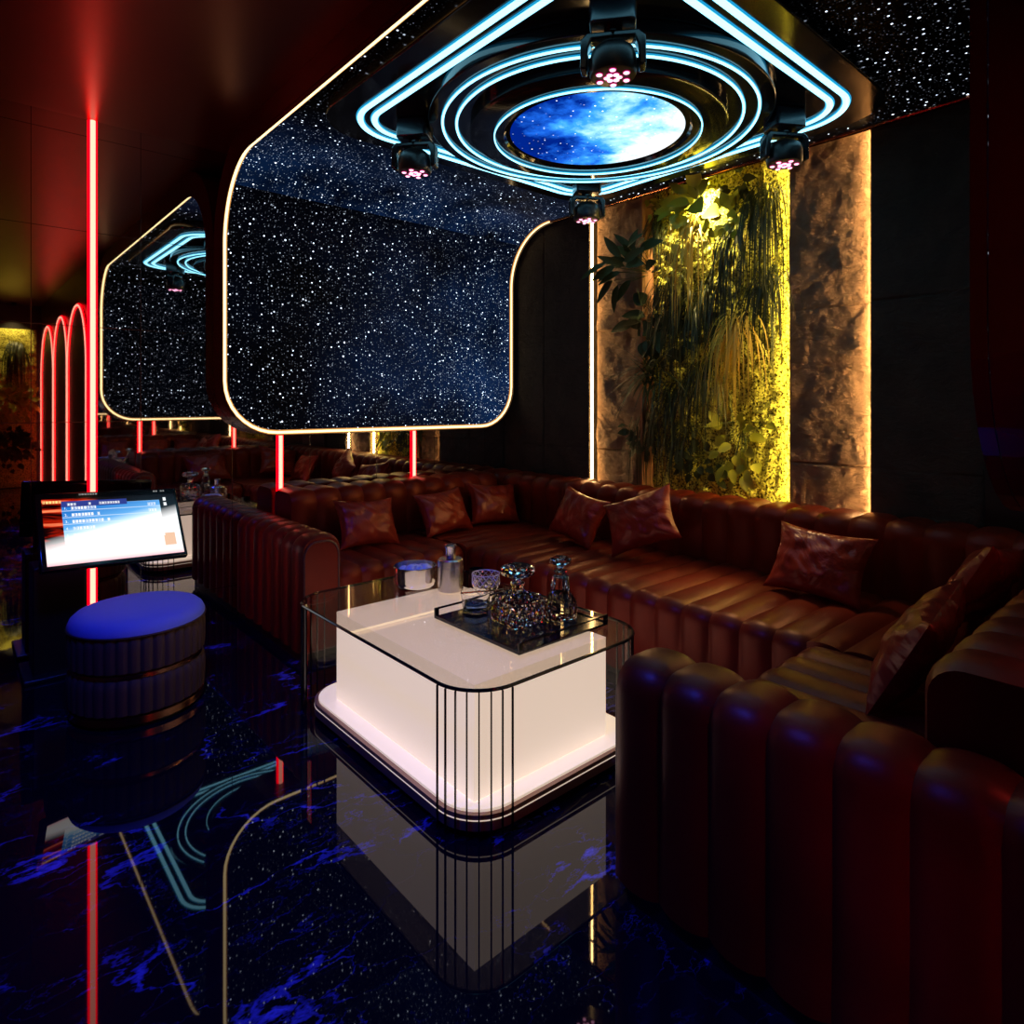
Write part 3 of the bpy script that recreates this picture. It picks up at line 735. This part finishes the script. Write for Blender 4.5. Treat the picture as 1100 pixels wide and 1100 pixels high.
# seats
fA = lambda a, b, t: (t, YSF+a, b); fC = lambda a, b, t: (XCF+a, t, b); fB = lambda a, b, t: (t, YSN-a, b)
part(ribbed(ccw(seat_pr(YBK+.03-YSF)), XA1+.002, XCF, .103*S, .017, fA), 'seat')
part(ribbed(ccw(seat_pr(XCB+.03-XCF)), YSN+.001, YSF-.001, .103*S, .017, fC), 'seat')
part(ribbed(ccw(seat_pr(YSN-YBN+.03)), XA1+.002, XCF, .103*S, .017, fB), 'seat')
# corner squares of the seat: smooth channels running on
for y0, y1 in ((YSF, YBK+.03), (YBN-.03, YSN)):
    pr = [(0, .05), (XCB+.03-XCF, .05), (XCB+.03-XCF, HS), (0, HS)]
    part(ribbed(ccw(pr), y0, y1, .103*S, .017, lambda a, b, t: (XCF+a, t, b), soft=[1, 1, 1, 1]), 'seat')
# backs
part(ribbed(ccw(back_pr(YM-.004-YBK)), XA1+.002, XCB, .12*S, .018, lambda a, b, t: (t, YBK+a, b)), 'backrest')
part(ribbed(ccw(back_pr(XD-.03-XCB)), YB+.02, YM-.02, .12*S, .018, lambda a, b, t: (XCB+a, t, b)), 'backrest')
part(ribbed(ccw(back_pr(YBN-YB-.004)), XA1+.002, XCB, .12*S, .018, lambda a, b, t: (t, YBN-a, b)), 'backrest')
# plinth under the seats
pl = MB().box(XA1, XCF+.05, YSF+.05, YBK, 0, .055); pl.box(XCF+.05, XCB, YBN, YBK, 0, .055); pl.box(XA1, XCF+.05, YBN, YSN-.05, 0, .055)
for y0, y1 in ((2.40*S, YM-.01), (YB+.01, .82*S)): pl.box(XA0+.02, XA1-.02, y0, y1, 0, .055)
part(pl, 'plinth', M_blackm)

# ------------------------------------------------------------ cushions
def pillow_mesh(seed, size=.40, th=.07, asp=.76):
    mb = MB(); n = 26; rnd = random.Random(seed)
    def fn(sgn):
        def g(a, b):
            x, y = 2*a-1, 2*b-1
            px = x*(1-.13*(1-y*y)*abs(x)); py = y*(1-.13*(1-x*x)*abs(y))
            h = max(0, (1-x*x)*(1-y*y))**.42
            wr = .014*noise.noise(Vector((x*3+seed, y*3, seed*1.7)))*h+.010*noise.noise(Vector((x*7+y*5+seed, x*1.5-y, seed)))*h
            crn = .012*math.sin(9*(abs(x)-abs(y))+seed)*abs(x*y)*h
            return (px*size/2, (sgn*th*h+sgn*wr+crn), py*size*asp/2)
        return g
    mb.grid(n, n, fn(1)); k = len(mb.v); mb.grid(n, n, fn(-1))
    mb.f = mb.f[:(n-1)*(n-1)]+[q[::-1] for q in mb.f[(n-1)*(n-1):]]
    for i in range(n-1):
        for a, b in ((i, i+1), (n*(n-1)+i, n*(n-1)+i+1), (i*n, (i+1)*n), (i*n+n-1, (i+1)*n+n-1)): mb.f.append((a, b, k+b, k+a))
    bm_v = mb
    return mb
def pillow(loc, yaw, tilt, roll, label, seed, size=.40, grp='leather throw cushions on the sofa'):
    mb = pillow_mesh(seed, size)
    o = mb.build('throw_cushion', M_pillow, smooth=True)
    # local: x width, y thickness, z height; roll in its own plane, lean back, then turn
    R_ = Matrix.Rotation(yaw, 4, 'Z') @ Matrix.Rotation(-tilt, 4, 'X') @ Matrix.Rotation(roll, 4, 'Y')
    o.rotation_euler = R_.to_euler(); o.location = loc
    zs = [(R_ @ v.co).z for v in o.data.vertices]
    o.location.z = HS-min(zs)-.012
    return tag(o, label, 'cushion', grp)
p = at(394, 560, Y=2.72*S); pillow((p.x, 2.715*S, 0), 0, .45, .05, 'leather cushion at the left end of the sofa under the starry screen', 1)
p = at(476, 560, Y=2.72*S); pillow((p.x, 2.715*S, 0), .05, .45, -.06, 'leather cushion second from the left, before the corner pair', 2)
p = at(532, 560, Y=2.72*S); pillow((p.x, 2.735*S, 0), -.15, .42, .08, 'leather cushion half hidden in the back corner of the sofa', 3)
p = at(622, 560, X=2.27*S); pillow((2.265*S, p.y, 0), -PI/2-.1, .45, .14, 'leather cushion on the right-hand sofa, left one of the overlapping pair', 4, .42)
p = at(688, 565, X=2.25*S); pillow((2.25*S, p.y, 0), -PI/2+.15, .45, -.42, 'leather cushion turned on its corner, right one of the overlapping pair', 5, .43)
p = at(880, 610, X=2.27*S); pillow((2.265*S, p.y, 0), -PI/2+.05, .50, .06, 'single leather cushion with a bluish sheen below the lit stone column', 6, .43)
p = at(1056, 640, Y=.50*S); pillow((p.x, .505*S, 0), PI-.10, .48, -.20, 'leather cushion at the right edge, behind the nearest cushion', 7, .46)
p = at(985, 700, Y=.49*S); pillow((p.x, .49*S, 0), PI+.12, .48, .10, 'nearest leather cushion, on the right seat beside the near backrest', 8, .45)

# ------------------------------------------------------------ glowing table
TX0, TX1, TY0, TY1 = .868*S, 1.52*S, 1.128*S, 2.117*S; HT = .347*S
tb = thing('coffee_table', ((TX0+TX1)/2, (TY0+TY1)/2, 0), 'glowing white box coffee table inside smoked glass with rounded corners and black bars', 'table')
def glass_arch(name, tint, f=1.5):
    m = bpy.data.materials.new(name); m.use_nodes = True; nt = m.node_tree
    nt.nodes.remove(nt.nodes['Principled BSDF'])
    tr_ = N(m, 'ShaderNodeBsdfTransparent'); tr_.inputs[0].default_value = (*tint, 1)
    gl = N(m, 'ShaderNodeBsdfGlossy'); gl.inputs['Roughness'].default_value = .01
    ge = N(m, 'ShaderNodeNewGeometry'); dp_ = N(m, 'ShaderNodeVectorMath', operation='DOT_PRODUCT')
    L(m, ge.outputs['Incoming'], dp_.inputs[0]); L(m, ge.outputs['Normal'], dp_.inputs[1])
    f0 = ((f-1)/(f+1))**2; q5 = math_(m, 'POWER', math_(m, 'SUBTRACT', 1, math_(m, 'ABSOLUTE', dp_.outputs['Value']), clamp=True), 5.)
    fac = math_(m, 'ADD', math_(m, 'MULTIPLY', q5, 1-f0), f0); mx = N(m, 'ShaderNodeMixShader')
    L(m, fac, mx.inputs[0]); L(m, tr_.outputs[0], mx.inputs[1]); L(m, gl.outputs[0], mx.inputs[2])
    L(m, mx.outputs[0], nt.nodes['Material Output'].inputs[0]); return m
M_gtop = glass_arch('smoked_glass_top', (.93, .87, .81), 1.75); M_gside = glass_arch('smoked_glass_side', (.96, .91, .87), 1.35)
M_box = mat('glowing_white_acrylic', (.6, .55, .5), .35, emit=(.92, .75, .62), es=.80)
M_plat = mat('white_platform', (.9, .86, .80), .25, emit=(1, .83, .66), es=.62)
M_rim = mat('bronze_rim', (.42, .25, .18), .35, .4)
RC = .125*S
MB().prism(rrect(TX0+.035, TX1-.035, TY0+.035, 1.99*S, RC*.8, 10), 0, .022).build('plinth', M_black, tb, world=True, bevel=.003)
PX = (TX0+.006, TX1-.006, TY0+.006, 2.03*S)
def ring_(nm, m, z0, z1, d): MB().prism(rrect(PX[0]+d, PX[1]-d, PX[2]+d, PX[3]-d, RC-d, 12), z0, z1).build(nm, m, tb, world=True)
ring_('bronze_rim', M_rim, .022, .052, 0); ring_('rim_light', M_plat, .052, .0555, -.0008); ring_('bronze_rim', M_rim, .0555, .070, 0)
ring_('platform', M_plat, .070, .078, .016)
MB().box(.934*S, 1.405*S, 1.197*S, 1.906*S, .0785, HT-.014).build('glow_box', M_box, tb, world=True, bevel=.0015)
# glass top slab and shell
MB().prism(rrect(TX0, TX1, TY0, TY1, RC, 12), HT-.010, HT).build('glass_top', M_gtop, tb, world=True)
sh = MB(); o_ = rrect(TX0+.002, TX1-.002, TY0+.002, TY1-.002, RC, 12); n = len(o_)
sh.add([(x, y, .012) for x, y in o_]+[(x, y, HT-.011) for x, y in o_], [(i, (i+1) % n, n+(i+1) % n, n+i) for i in range(n)])
sh.build('glass_wall', M_gside, tb, world=True, smooth=True)
# dark edge line of the glass
MB().tube([(x, y, HT-.005) for x, y in rrect(TX0-.001, TX1+.001, TY0-.001, TY1+.001, RC, 12)], .0055, 6, closed=True).build('glass_edge', M_black, tb, world=True, smooth=True)
# black bars wrapping each corner
for cx, cy, a0 in ((TX0+RC, TY0+RC, 180), (TX1-RC, TY0+RC, 270), (TX1-RC, TY1-RC, 0), (TX0+RC, TY1-RC, 90)):
    for k in range(8):
        a = math.radians(a0+90*(k+.02)/7.04); x, y = cx+(RC+.001)*math.cos(a), cy+(RC+.001)*math.sin(a)
        MB().box(-.003, .003, -.0022, .0022, .006, HT-.012, Matrix.Translation((x, y, 0)) @ Matrix.Rotation(a, 4, 'Z')).build('corner_bar', M_black, tb, world=True)

# ------------------------------------------------------------ tray
ZT = HT+.0005
X0, X1, Y0, Y1 = 1.112*S, 1.462*S, 1.238*S, 1.622*S
tray = thing('serving_tray', ((X0+X1)/2, (Y0+Y1)/2, ZT), 'black gloss serving tray with open handle rails on the glass table', 'tray')
MB().box(X0, X1, Y0, Y1, ZT, ZT+.008).build('tray_base', M_black, tray, world=True, bevel=.001)
for y in (Y0+.004, Y1-.004):
    h = MB().box(X0, X0+.018, y-.004, y+.004, ZT+.008, ZT+.040); h.box(X1-.018, X1, y-.004, y+.004, ZT+.008, ZT+.040)
    h.box(X0+.018, X1-.018, y-.004, y+.004, ZT+.034, ZT+.040); h.build('handle_rail', M_black, tray, world=True)
for x in (X0+.003, X1-.003): MB().box(x-.003, x+.003, Y0+.009, Y1-.009, ZT+.008, ZT+.012).build('tray_lip', M_black, tray, world=True)
ZI = ZT+.0085
# glass materials
def crystal(name, c=(1,1,1), bump=None):
    m = mat(name, c, .0, ior=1.52, trans=1.)
    if bump:
        tc = N(m, 'ShaderNodeTexCoord'); vo = N(m, 'ShaderNodeTexVoronoi', i_Scale=bump); L(m, tc.outputs['Object'], vo.inputs['Vector'])
        g = N(m, 'ShaderNodeNewGeometry'); v1 = N(m, 'ShaderNodeVectorMath', operation='SUBTRACT'); L(m, vo.outputs['Color'], v1.inputs[0]); v1.inputs[1].default_value = (.5, .5, .5)
        v2 = N(m, 'ShaderNodeVectorMath', operation='SCALE'); L(m, v1.outputs[0], v2.inputs[0]); v2.inputs['Scale'].default_value = 1.0
        v3 = N(m, 'ShaderNodeVectorMath', operation='ADD'); L(m, v2.outputs[0], v3.inputs[0]); L(m, g.outputs['Normal'], v3.inputs[1])
        v4 = N(m, 'ShaderNodeVectorMath', operation='NORMALIZE'); L(m, v3.outputs[0], v4.inputs[0]); L(m, v4.outputs[0], P(m).inputs['Normal'])
    return m
M_cry = crystal('clear_crystal'); M_gran = crystal('faceted_crystal', bump=85); M_cut = crystal('cut_crystal', bump=60); M_liq = crystal('blue_drink', (.25, .45, .95)); P(M_liq).inputs['IOR'].default_value = 1.33
# square decanter
c = at(556, 668, Z=ZI); dq = thing('decanter', (c.x, c.y, ZI), 'square crystal decanter with glittering faceted body and a wide round stopper', 'decanter', rot=(0, 0, .0)); dq.scale = (1.06, 1.06, 1.08)
M45 = Matrix.Rotation(.0, 4, 'Z')
bd = MB(); hw = .062
for z0, z1, w0, w1 in ((0, .004, .062, .067), (.004, .082, .067, .067), (.082, .100, .067, .056), (.100, .112, .056, .024)):
    v = [(sx*w, sy*w, z) for z, w in ((z0, w0), (z1, w1)) for sx, sy in ((-1,-1), (1,-1), (1,1), (-1,1))]
    o0 = len(bd.v)
    if not bd.v: bd.v += v; bd.f += [(3,2,1,0)]+[(i, (i+1) % 4, 4+(i+1) % 4, 4+i) for i in range(4)]; top = 4
    else:
        o0 = len(bd.v); bd.v += v[4:]; bd.f += [(top+i, top+(i+1) % 4, o0+(i+1) % 4, o0+i) for i in range(4)]; top = o0
bd.f.append((top, top+1, top+2, top+3)); bd.build('body', M_gran, dq)
MB().lathe([(.020, .1125), (.021, .128), (.026, .134), (.026, .140)], 24).build('neck', M_cry, dq, smooth=True)
MB().lathe([(.010, .141), (.011, .150), (.034, .160), (.058, .170), (.064, .182), (.061, .194), (.050, .199), (.01, .201)], 24, rf=lambda a, j: 1+.02*math.cos(12*a)).build('stopper', M_cry, dq, smooth=False)
# round decanter
c = at(602, 664, Z=ZI); dr = thing('decanter', (c.x, c.y, ZI), 'round crystal decanter with bell-shaped body and a small flared stopper', 'decanter'); dr.scale = (1.02, 1.02, 1.08)
MB().lathe([(.046, 0), (.062, .006), (.066, .025), (.062, .060), (.050, .080), (.038, .095), (.034, .125), (.031, .150), (.020, .158), (.018, .164), (.024, .168), (.024, .172)], 24, rf=lambda a, j: 1+(.03*math.cos(12*a) if j < 8 else 0)).build('body', M_cry, dr, smooth=False)
MB().lathe([(.011, .173), (.012, .184), (.018, .190), (.040, .200), (.041, .212), (.030, .220), (.008, .222)], 20, rf=lambda a, j: 1+.03*math.cos(10*a)).build('stopper', M_cry, dr, smooth=False)
# tumbler with a blue drink
c = at(511, 657, Z=ZI); gt = thing('tumbler', (c.x, c.y, ZI), 'clear glass tumbler with a little blue drink on the left of the tray', 'glass')
MB().lathe([(.040, 0), (.050, .004), (.056, .040), (.060, .080), (.058, .080), (.053, .040), (.046, .012), (.001, .010)], 32, cap=False).build('glass', M_cry, gt, smooth=True)
MB().lathe([(.001, .012), (.044, .013), (.050, .034), (.001, .034)], 32, cap=False).build('drink', M_liq, gt, smooth=True)
q = MB().tube([(.045, -.05, .082), (.16-.115+.05, -.005+.02, .098)], .003, 8)
o = MB().tube([(-.075, .035, 0), (.085, -.04, 0)], .0032, 8).build('stir_stick', M_brass, smooth=True); o.location = (c.x+.01, c.y-.02, ZI+.0835); tag(o, 'thin brass stir stick lying across the tumbler rim', 'stick')
# cut crystal bowl
c = at(524, 647, Z=HT); gb = thing('crystal_cup', (c.x+.05, c.y+.075, HT+.001), 'cut crystal cup with a diamond pattern behind the tray', 'glass')
MB().lathe([(.030, 0), (.036, .004), (.054, .03), (.060, .06), (.061, .098), (.057, .098), (.055, .06), (.048, .03), (.03, .010), (.001, .009)], 40, cap=False).build('cup', M_cut, gb, smooth=True)
lat = MB()
for k in range(14):
    for sg in (-1, 1): lat.tube([((.0605)*math.cos(2*PI*k/14+sg*j*.11), (.0605)*math.sin(2*PI*k/14+sg*j*.11), .052+j*.0075) for j in range(7)], .0014, 5)
lat.tube([(.0595*math.cos(2*PI*j/40), .0595*math.sin(2*PI*j/40), .0985) for j in range(40)], .0018, 6, closed=True)
lat.build('lattice', mat('white_crystal_cuts', (.8, .7, .62), .15), gb, smooth=True)
# ice bowl
c = at(446, 629, Z=HT); ib = thing('ice_bucket', (c.x, c.y, HT+.001), 'low polished steel ice bucket full of ice at the back left of the table', 'ice bucket')
MB().lathe([(.080, 0), (.088, .002), (.096, .012), (.100, .030), (.100, .094), (.097, .095), (.095, .030), (.085, .012), (.001, .010)], 48, cap=False).build('bucket', M_steel2, ib, smooth=True)
M_ice = mat('frosted_ice', (.75, .80, .95), .25, trans=.35)
rnd = random.Random(4)
for k in range(11):
    a = rnd.random()*6.28; r = .062*math.sqrt(rnd.random()); m_ = MB(); s_ = rnd.uniform(.024, .034)
    m_.lathe([(s_*.4, -s_*.8), (s_*.85, -s_*.5), (s_, 0), (s_*.85, s_*.5), (s_*.4, s_*.8)], 10)
    q = m_.build('ice_lump', M_ice, smooth=True); q.location = (c.x+r*math.cos(a), c.y+r*math.sin(a), HT+.060+rnd.uniform(0, .012)); q.rotation_euler = (rnd.random()*3, rnd.random()*3, 0)
    tag(q, 'frosted ice lump in the steel ice bucket', 'ice', 'ice lumps in the bucket')
# shaker
c = at(484, 634, Z=HT); sk = thing('cocktail_shaker', (c.x, c.y, HT+.001), 'brushed steel cocktail shaker bottle with a narrow cap, next to the ice bucket', 'shaker')
MB().lathe([(.054, 0), (.0575, .003), (.0575, .108), (.0565, .109), (.0565, .111), (.0575, .112), (.0575, .138), (.052, .144), (.026, .146)], 48).build('body', M_steel, sk, smooth=True)
MB().lathe([(.022, .1465), (.023, .150), (.023, .190), (.027, .195), (.027, .204), (.024, .206)], 32).build('cap', M_steel, sk, smooth=True)
# small dark dish behind
c = at(508, 622, Z=HT); ds = tag(MB().lathe([(.026, 0), (.034, .004), (.036, .045), (.033, .045), (.031, .008), (.001, .006)], 32, cap=False).build('small_glass', M_black, smooth=True), 'small dark glass between the shaker and the crystal cup', 'glass')
ds.location = (c.x+.02, c.y-.0, HT+.001)

# ------------------------------------------------------------ stool
SX, SY, SR = .487*S, 2.44*S, .199*S
st = thing('round_stool', (SX, SY, 0), 'round two-tier fluted stool with a blue-lit padded top and copper bands', 'stool')
st.scale = (1, 1, 1.09)
M_vel = mat('dark_fluted_velvet', (.055, .030, .022), .7, spec=.2)
M_seat = mat('blue_lit_velvet', (.15, .19, .58), .8, spec=.2); add_bump(M_seat, 25, .003, .3)  # base colour holds the blue light falling on the seat
fl = lambda a, j: 1-.028*abs(math.cos(18*a))**6
MB().lathe([(SR*.97, .012), (SR*.99, .014), (SR*.99, .040), (SR*.97, .042)], 96).build('copper_band', M_brass, st, smooth=True)
MB().lathe([(SR*.90, 0), (SR*.90, .012)], 48).build('base', M_blackm, st)
MB().lathe([(SR*.95, .0425), (SR, .050), (SR*1.01, .10), (SR*1.01, .14), (SR, .165), (SR*.96, .176)], 288, rf=fl).build('lower_tier', M_vel, st, smooth=True)
MB().lathe([(SR*.955, .177), (SR*.965, .179), (SR*.965, .193), (SR*.955, .195)], 96).build('copper_band', M_brass, st, smooth=True)
MB().lathe([(SR*.95, .196), (SR, .204), (SR*1.01, .24), (SR*1.01, .29), (SR, .318), (SR*.97, .328)], 288, rf=fl).build('upper_tier', M_vel, st, smooth=True)
MB().lathe([(SR*.96, .329), (SR*1.0, .335), (SR*1.005, .345), (SR*.97, .365), (SR*.90, .380), (SR*.75, .389), (SR*.45, .393), (SR*.05, .394)], 96).build('cushion_top', M_seat, st, smooth=True)
MB().tube([(SR*1.006*math.cos(2*PI*i/72), SR*1.006*math.sin(2*PI*i/72), .334) for i in range(72)], .004, 6, closed=True).build('piping', M_vel, st, smooth=True)

# ------------------------------------------------------------ song selection screen on its stand
Yc = 3.62; kf = Yc/3.4
kc = Vector((.587*kf, Yc, .731-(kf-1)*.55)); w_, h_ = .541*kf, .314*kf
yaw, tilt, roll = .137, .604, -.064
n_ = Vector((math.sin(yaw), -math.cos(yaw), 0)); ex = Vector((math.cos(yaw), math.sin(yaw), 0)); uz = Vector((0,0,1))
ez = uz*math.cos(tilt)-n_*math.sin(tilt)
ax = ex*math.cos(roll)+ez*math.sin(roll); az = -ex*math.sin(roll)+ez*math.cos(roll); an = az.cross(ax)   # an points into the back
R3 = Matrix((ax, an, az)).transposed().to_4x4()
ks = thing('karaoke_screen', kc, 'tilted touch screen with a blue song list, in front of the tall red tube', 'screen', rot=R3.to_euler())
MB().box(-w_/2-.024, w_/2+.016, .002, .034, -h_/2-.020, h_/2+.034).build('bezel', M_black, ks, bevel=.006)
ms = bpy.data.materials.new('song_screen_picture'); ms.use_nodes = True
def scr(m):
    p = P(m); p.inputs['Base Color'].default_value = (0,0,0,1); p.inputs['Roughness'].default_value = .15
    uv = N(m, 'ShaderNodeUVMap'); sp = N(m, 'ShaderNodeSeparateXYZ'); L(m, uv.outputs[0], sp.inputs[0])
    u, v = sp.outputs[0], sp.outputs[1]
    mp = N(m, 'ShaderNodeMapping'); mp.inputs['Rotation'].default_value = (0, 0, -.7); mp.inputs['Scale'].default_value = (1.4, 7, 1); L(m, uv.outputs[0], mp.inputs[0])
    nz = N(m, 'ShaderNodeTexNoise', i_Scale=1.3, i_Detail=4, i_Distortion=.6); L(m, mp.outputs[0], nz.inputs['Vector'])
    red = ramp(m, nz.outputs[0], [(.42, (.004, .0, .0)), (.55, (.5, .01, .0)), (.68, (1., .25, .1))])
    # left/top: black-red picture; bottom: white glare of the page background
    edge = math_(m, 'ADD', .30, math_(m, 'MULTIPLY', u, .42))
    fl_ = N(m, 'ShaderNodeMapRange', i_1=.10, i_2=-.10); L(m, math_(m, 'SUBTRACT', v, edge), fl_.inputs[0])
    right = N(m, 'ShaderNodeMapRange', i_1=.28, i_2=.40); L(m, u, right.inputs[0])
    dark = N(m, 'ShaderNodeMix', data_type='RGBA'); L(m, right.outputs[0], dark.inputs[0]); L(m, red, dark.inputs[6]); dark.inputs[7].default_value = (.004, .003, .005, 1)
    white = ramp(m, v, [(0, (1., .55, .62)), (.06, (1, .9, .85)), (.3, (1, 1, 1)), (1, (1, 1, 1))])
    mx = N(m, 'ShaderNodeMix', data_type='RGBA'); L(m, fl_.outputs[0], mx.inputs[0]); L(m, dark.outputs[2], mx.inputs[6]); L(m, white, mx.inputs[7])
    # orange patch at right
    L(m, mx.outputs[2], p.inputs['Emission Color']); p.inputs['Emission Strength'].default_value = 1.15
scr(ms)
def quad(x0, x1, z0, z1, y, name, m, parent, sk=0):
    """u right 0..1, v up 0..1 of the picture; thin slab"""
    X = lambda u: (u-.5)*w_; Z = lambda v: (v-.5)*h_
    mb = MB().box(X(x0), X(x1), y, y+.0004, Z(z0), Z(z1))
    uv = [((vv[0]/w_+.5), vv[2]/h_+.5) for vv in mb.v]
    return mb.build(name, m, parent, uv=uv, fix=False)
disp = quad(0, 1, 0, 1, .0012, 'display', ms, ks)
mlist = bpy.data.materials.new('song_list_panel'); mlist.use_nodes = True
def lst(m):
    p = P(m); p.inputs['Base Color'].default_value = (0,0,0,1)
    uv = N(m, 'ShaderNodeUVMap'); sp = N(m, 'ShaderNodeSeparateXYZ'); L(m, uv.outputs[0], sp.inputs[0])
    u, v = sp.outputs[0], sp.outputs[1]
    d = math_(m, 'SUBTRACT', v, math_(m, 'ADD', .38, math_(m, 'MULTIPLY', u, .42)))
    c = ramp(m, math_(m, 'ADD', math_(m, 'MULTIPLY', d, 1.6), .35), [(.25, (1, 1, 1)), (.34, (.55, .82, 1)), (.5, (.12, .42, .85)), (.85, (.02, .20, .62))])
    rows = math_(m, 'FRACT', math_(m, 'MULTIPLY', math_(m, 'SUBTRACT', .915, v), 9.6))
    ln = math_(m, 'LESS_THAN', rows, .12)
    mx = N(m, 'ShaderNodeMix', data_type='RGBA'); L(m, math_(m, 'MULTIPLY', ln, .55), mx.inputs[0]); L(m, c, mx.inputs[6]); mx.inputs[7].default_value = (.8, .92, 1, 1)
    L(m, mx.outputs[2], p.inputs['Emission Color']); p.inputs['Emission Strength'].default_value = 1.1
lst(mlist)
quad(.13, .87, .30, .905, .0006, 'song_list', mlist, disp)
quad(.13, .61, .865, .955, .0002, 'list_header', emission('navy_header', (.03, .05, .28), 1.), disp)
M_txt = emission('screen_text', (.95, .97, 1), 1.1); M_gtx = emission('gold_text', (1, .72, .25), 1.1)
def glyphs(u0, v, n, cw, ch, name, m, seed, dig=None):
    """rows of small square characters as on the blurred screen"""
    rnd = random.Random(seed); mb = MB(); X = lambda u: (u-.5)*w_; Z = lambda v: (v-.5)*h_
    for k in range(n):
        if rnd.random() < .08: continue
        x = X(u0)+k*cw*1.25; z = Z(v)
        for i in range(3):
            mb.box(x, x+cw, -.0006, -.0002, z+i*ch*.38, z+i*ch*.38+ch*.15)
        mb.box(x+cw*rnd.choice((.1, .4, .7)), x+cw*rnd.choice((.85, 1.)), -.0006, -.0002, z, z+ch*.9)
    return mb.build(name, m, disp)
def digit(txt, u, v, h):
    cu = bpy.data.curves.new('t', 'FONT'); cu.body = txt; cu.size = h; cu.extrude = .0002
    o = bpy.data.objects.new('row_number', cu); COL.objects.link(o); dg = bpy.context.evaluated_depsgraph_get()
    me = bpy.data.meshes.new_from_object(o.evaluated_get(dg)); bpy.data.objects.remove(o)
    o = bpy.data.objects.new('row_number', me); COL.objects.link(o); me.materials.clear(); me.materials.append(M_txt)
    o.parent = disp; o.location = ((u-.5)*w_, -.0006, (v-.5)*h_); o.rotation_euler = (PI/2, 0, 0)
rowv = [.82, .715, .61, .505, .40]
for i, (v_, n) in enumerate(zip(rowv, (8, 9, 12, 7, 4))):
    digit('%d.' % (i+1), .145, v_+.005, .018)
    glyphs(.195, v_, n, .0105, .016, 'song_title', M_txt, i)
    if i < 3: glyphs(.77, v_, 3, .0105, .016, 'singer_name', M_txt, 20+i)
glyphs(.15, .885, 4, .010, .013, 'header_text', M_txt, 31); glyphs(.30, .885, 2, .010, .013, 'header_text', M_txt, 32); glyphs(.40, .885, 8, .009, .013, 'header_text', M_txt, 33)
glyphs(.005, .93, 6, .010, .014, 'logo_text', M_gtx, 34)
glyphs(.90, .885, 1, .014, .02, 'side_icon', M_txt, 35); glyphs(.90, .80, 1, .014, .02, 'side_icon', M_txt, 36)
quad(.86, .95, .14, .34, .0008, 'cover_picture', emission('orange_thumbnail', (.95, .60, .40), 1.), disp)
# bezel marks
M_bz = emission('bezel_print', (.5, .5, .5), .6)
for (ux, n, s) in ((.26, 7, 51), (.83, 5, 52)): glyphs(ux, 1.045, n, .009, .008, 'bezel_text', M_bz, s).parent = disp
ped = bpy.data.objects
pd_ = MB().box(.31, .52, 3.74, 3.94, 0, .52)
Mi = Matrix.Translation(kc) @ R3
mi = Mi.inverted()
def ped_part(mb, name, m):
    mb.v = [tuple(mi @ Vector(p)) for p in mb.v]; return mb.build(name, m, ks, bevel=.006)
ped_part(pd_, 'pedestal', M_blackm)
ped_part(MB().box(.36, .50, 3.70, 3.84, .50, .66), 'bracket', M_blackm)
ped_part(MB().box(.27, .56, 3.68, 3.98, 0, .02), 'foot_plate', M_blackm)
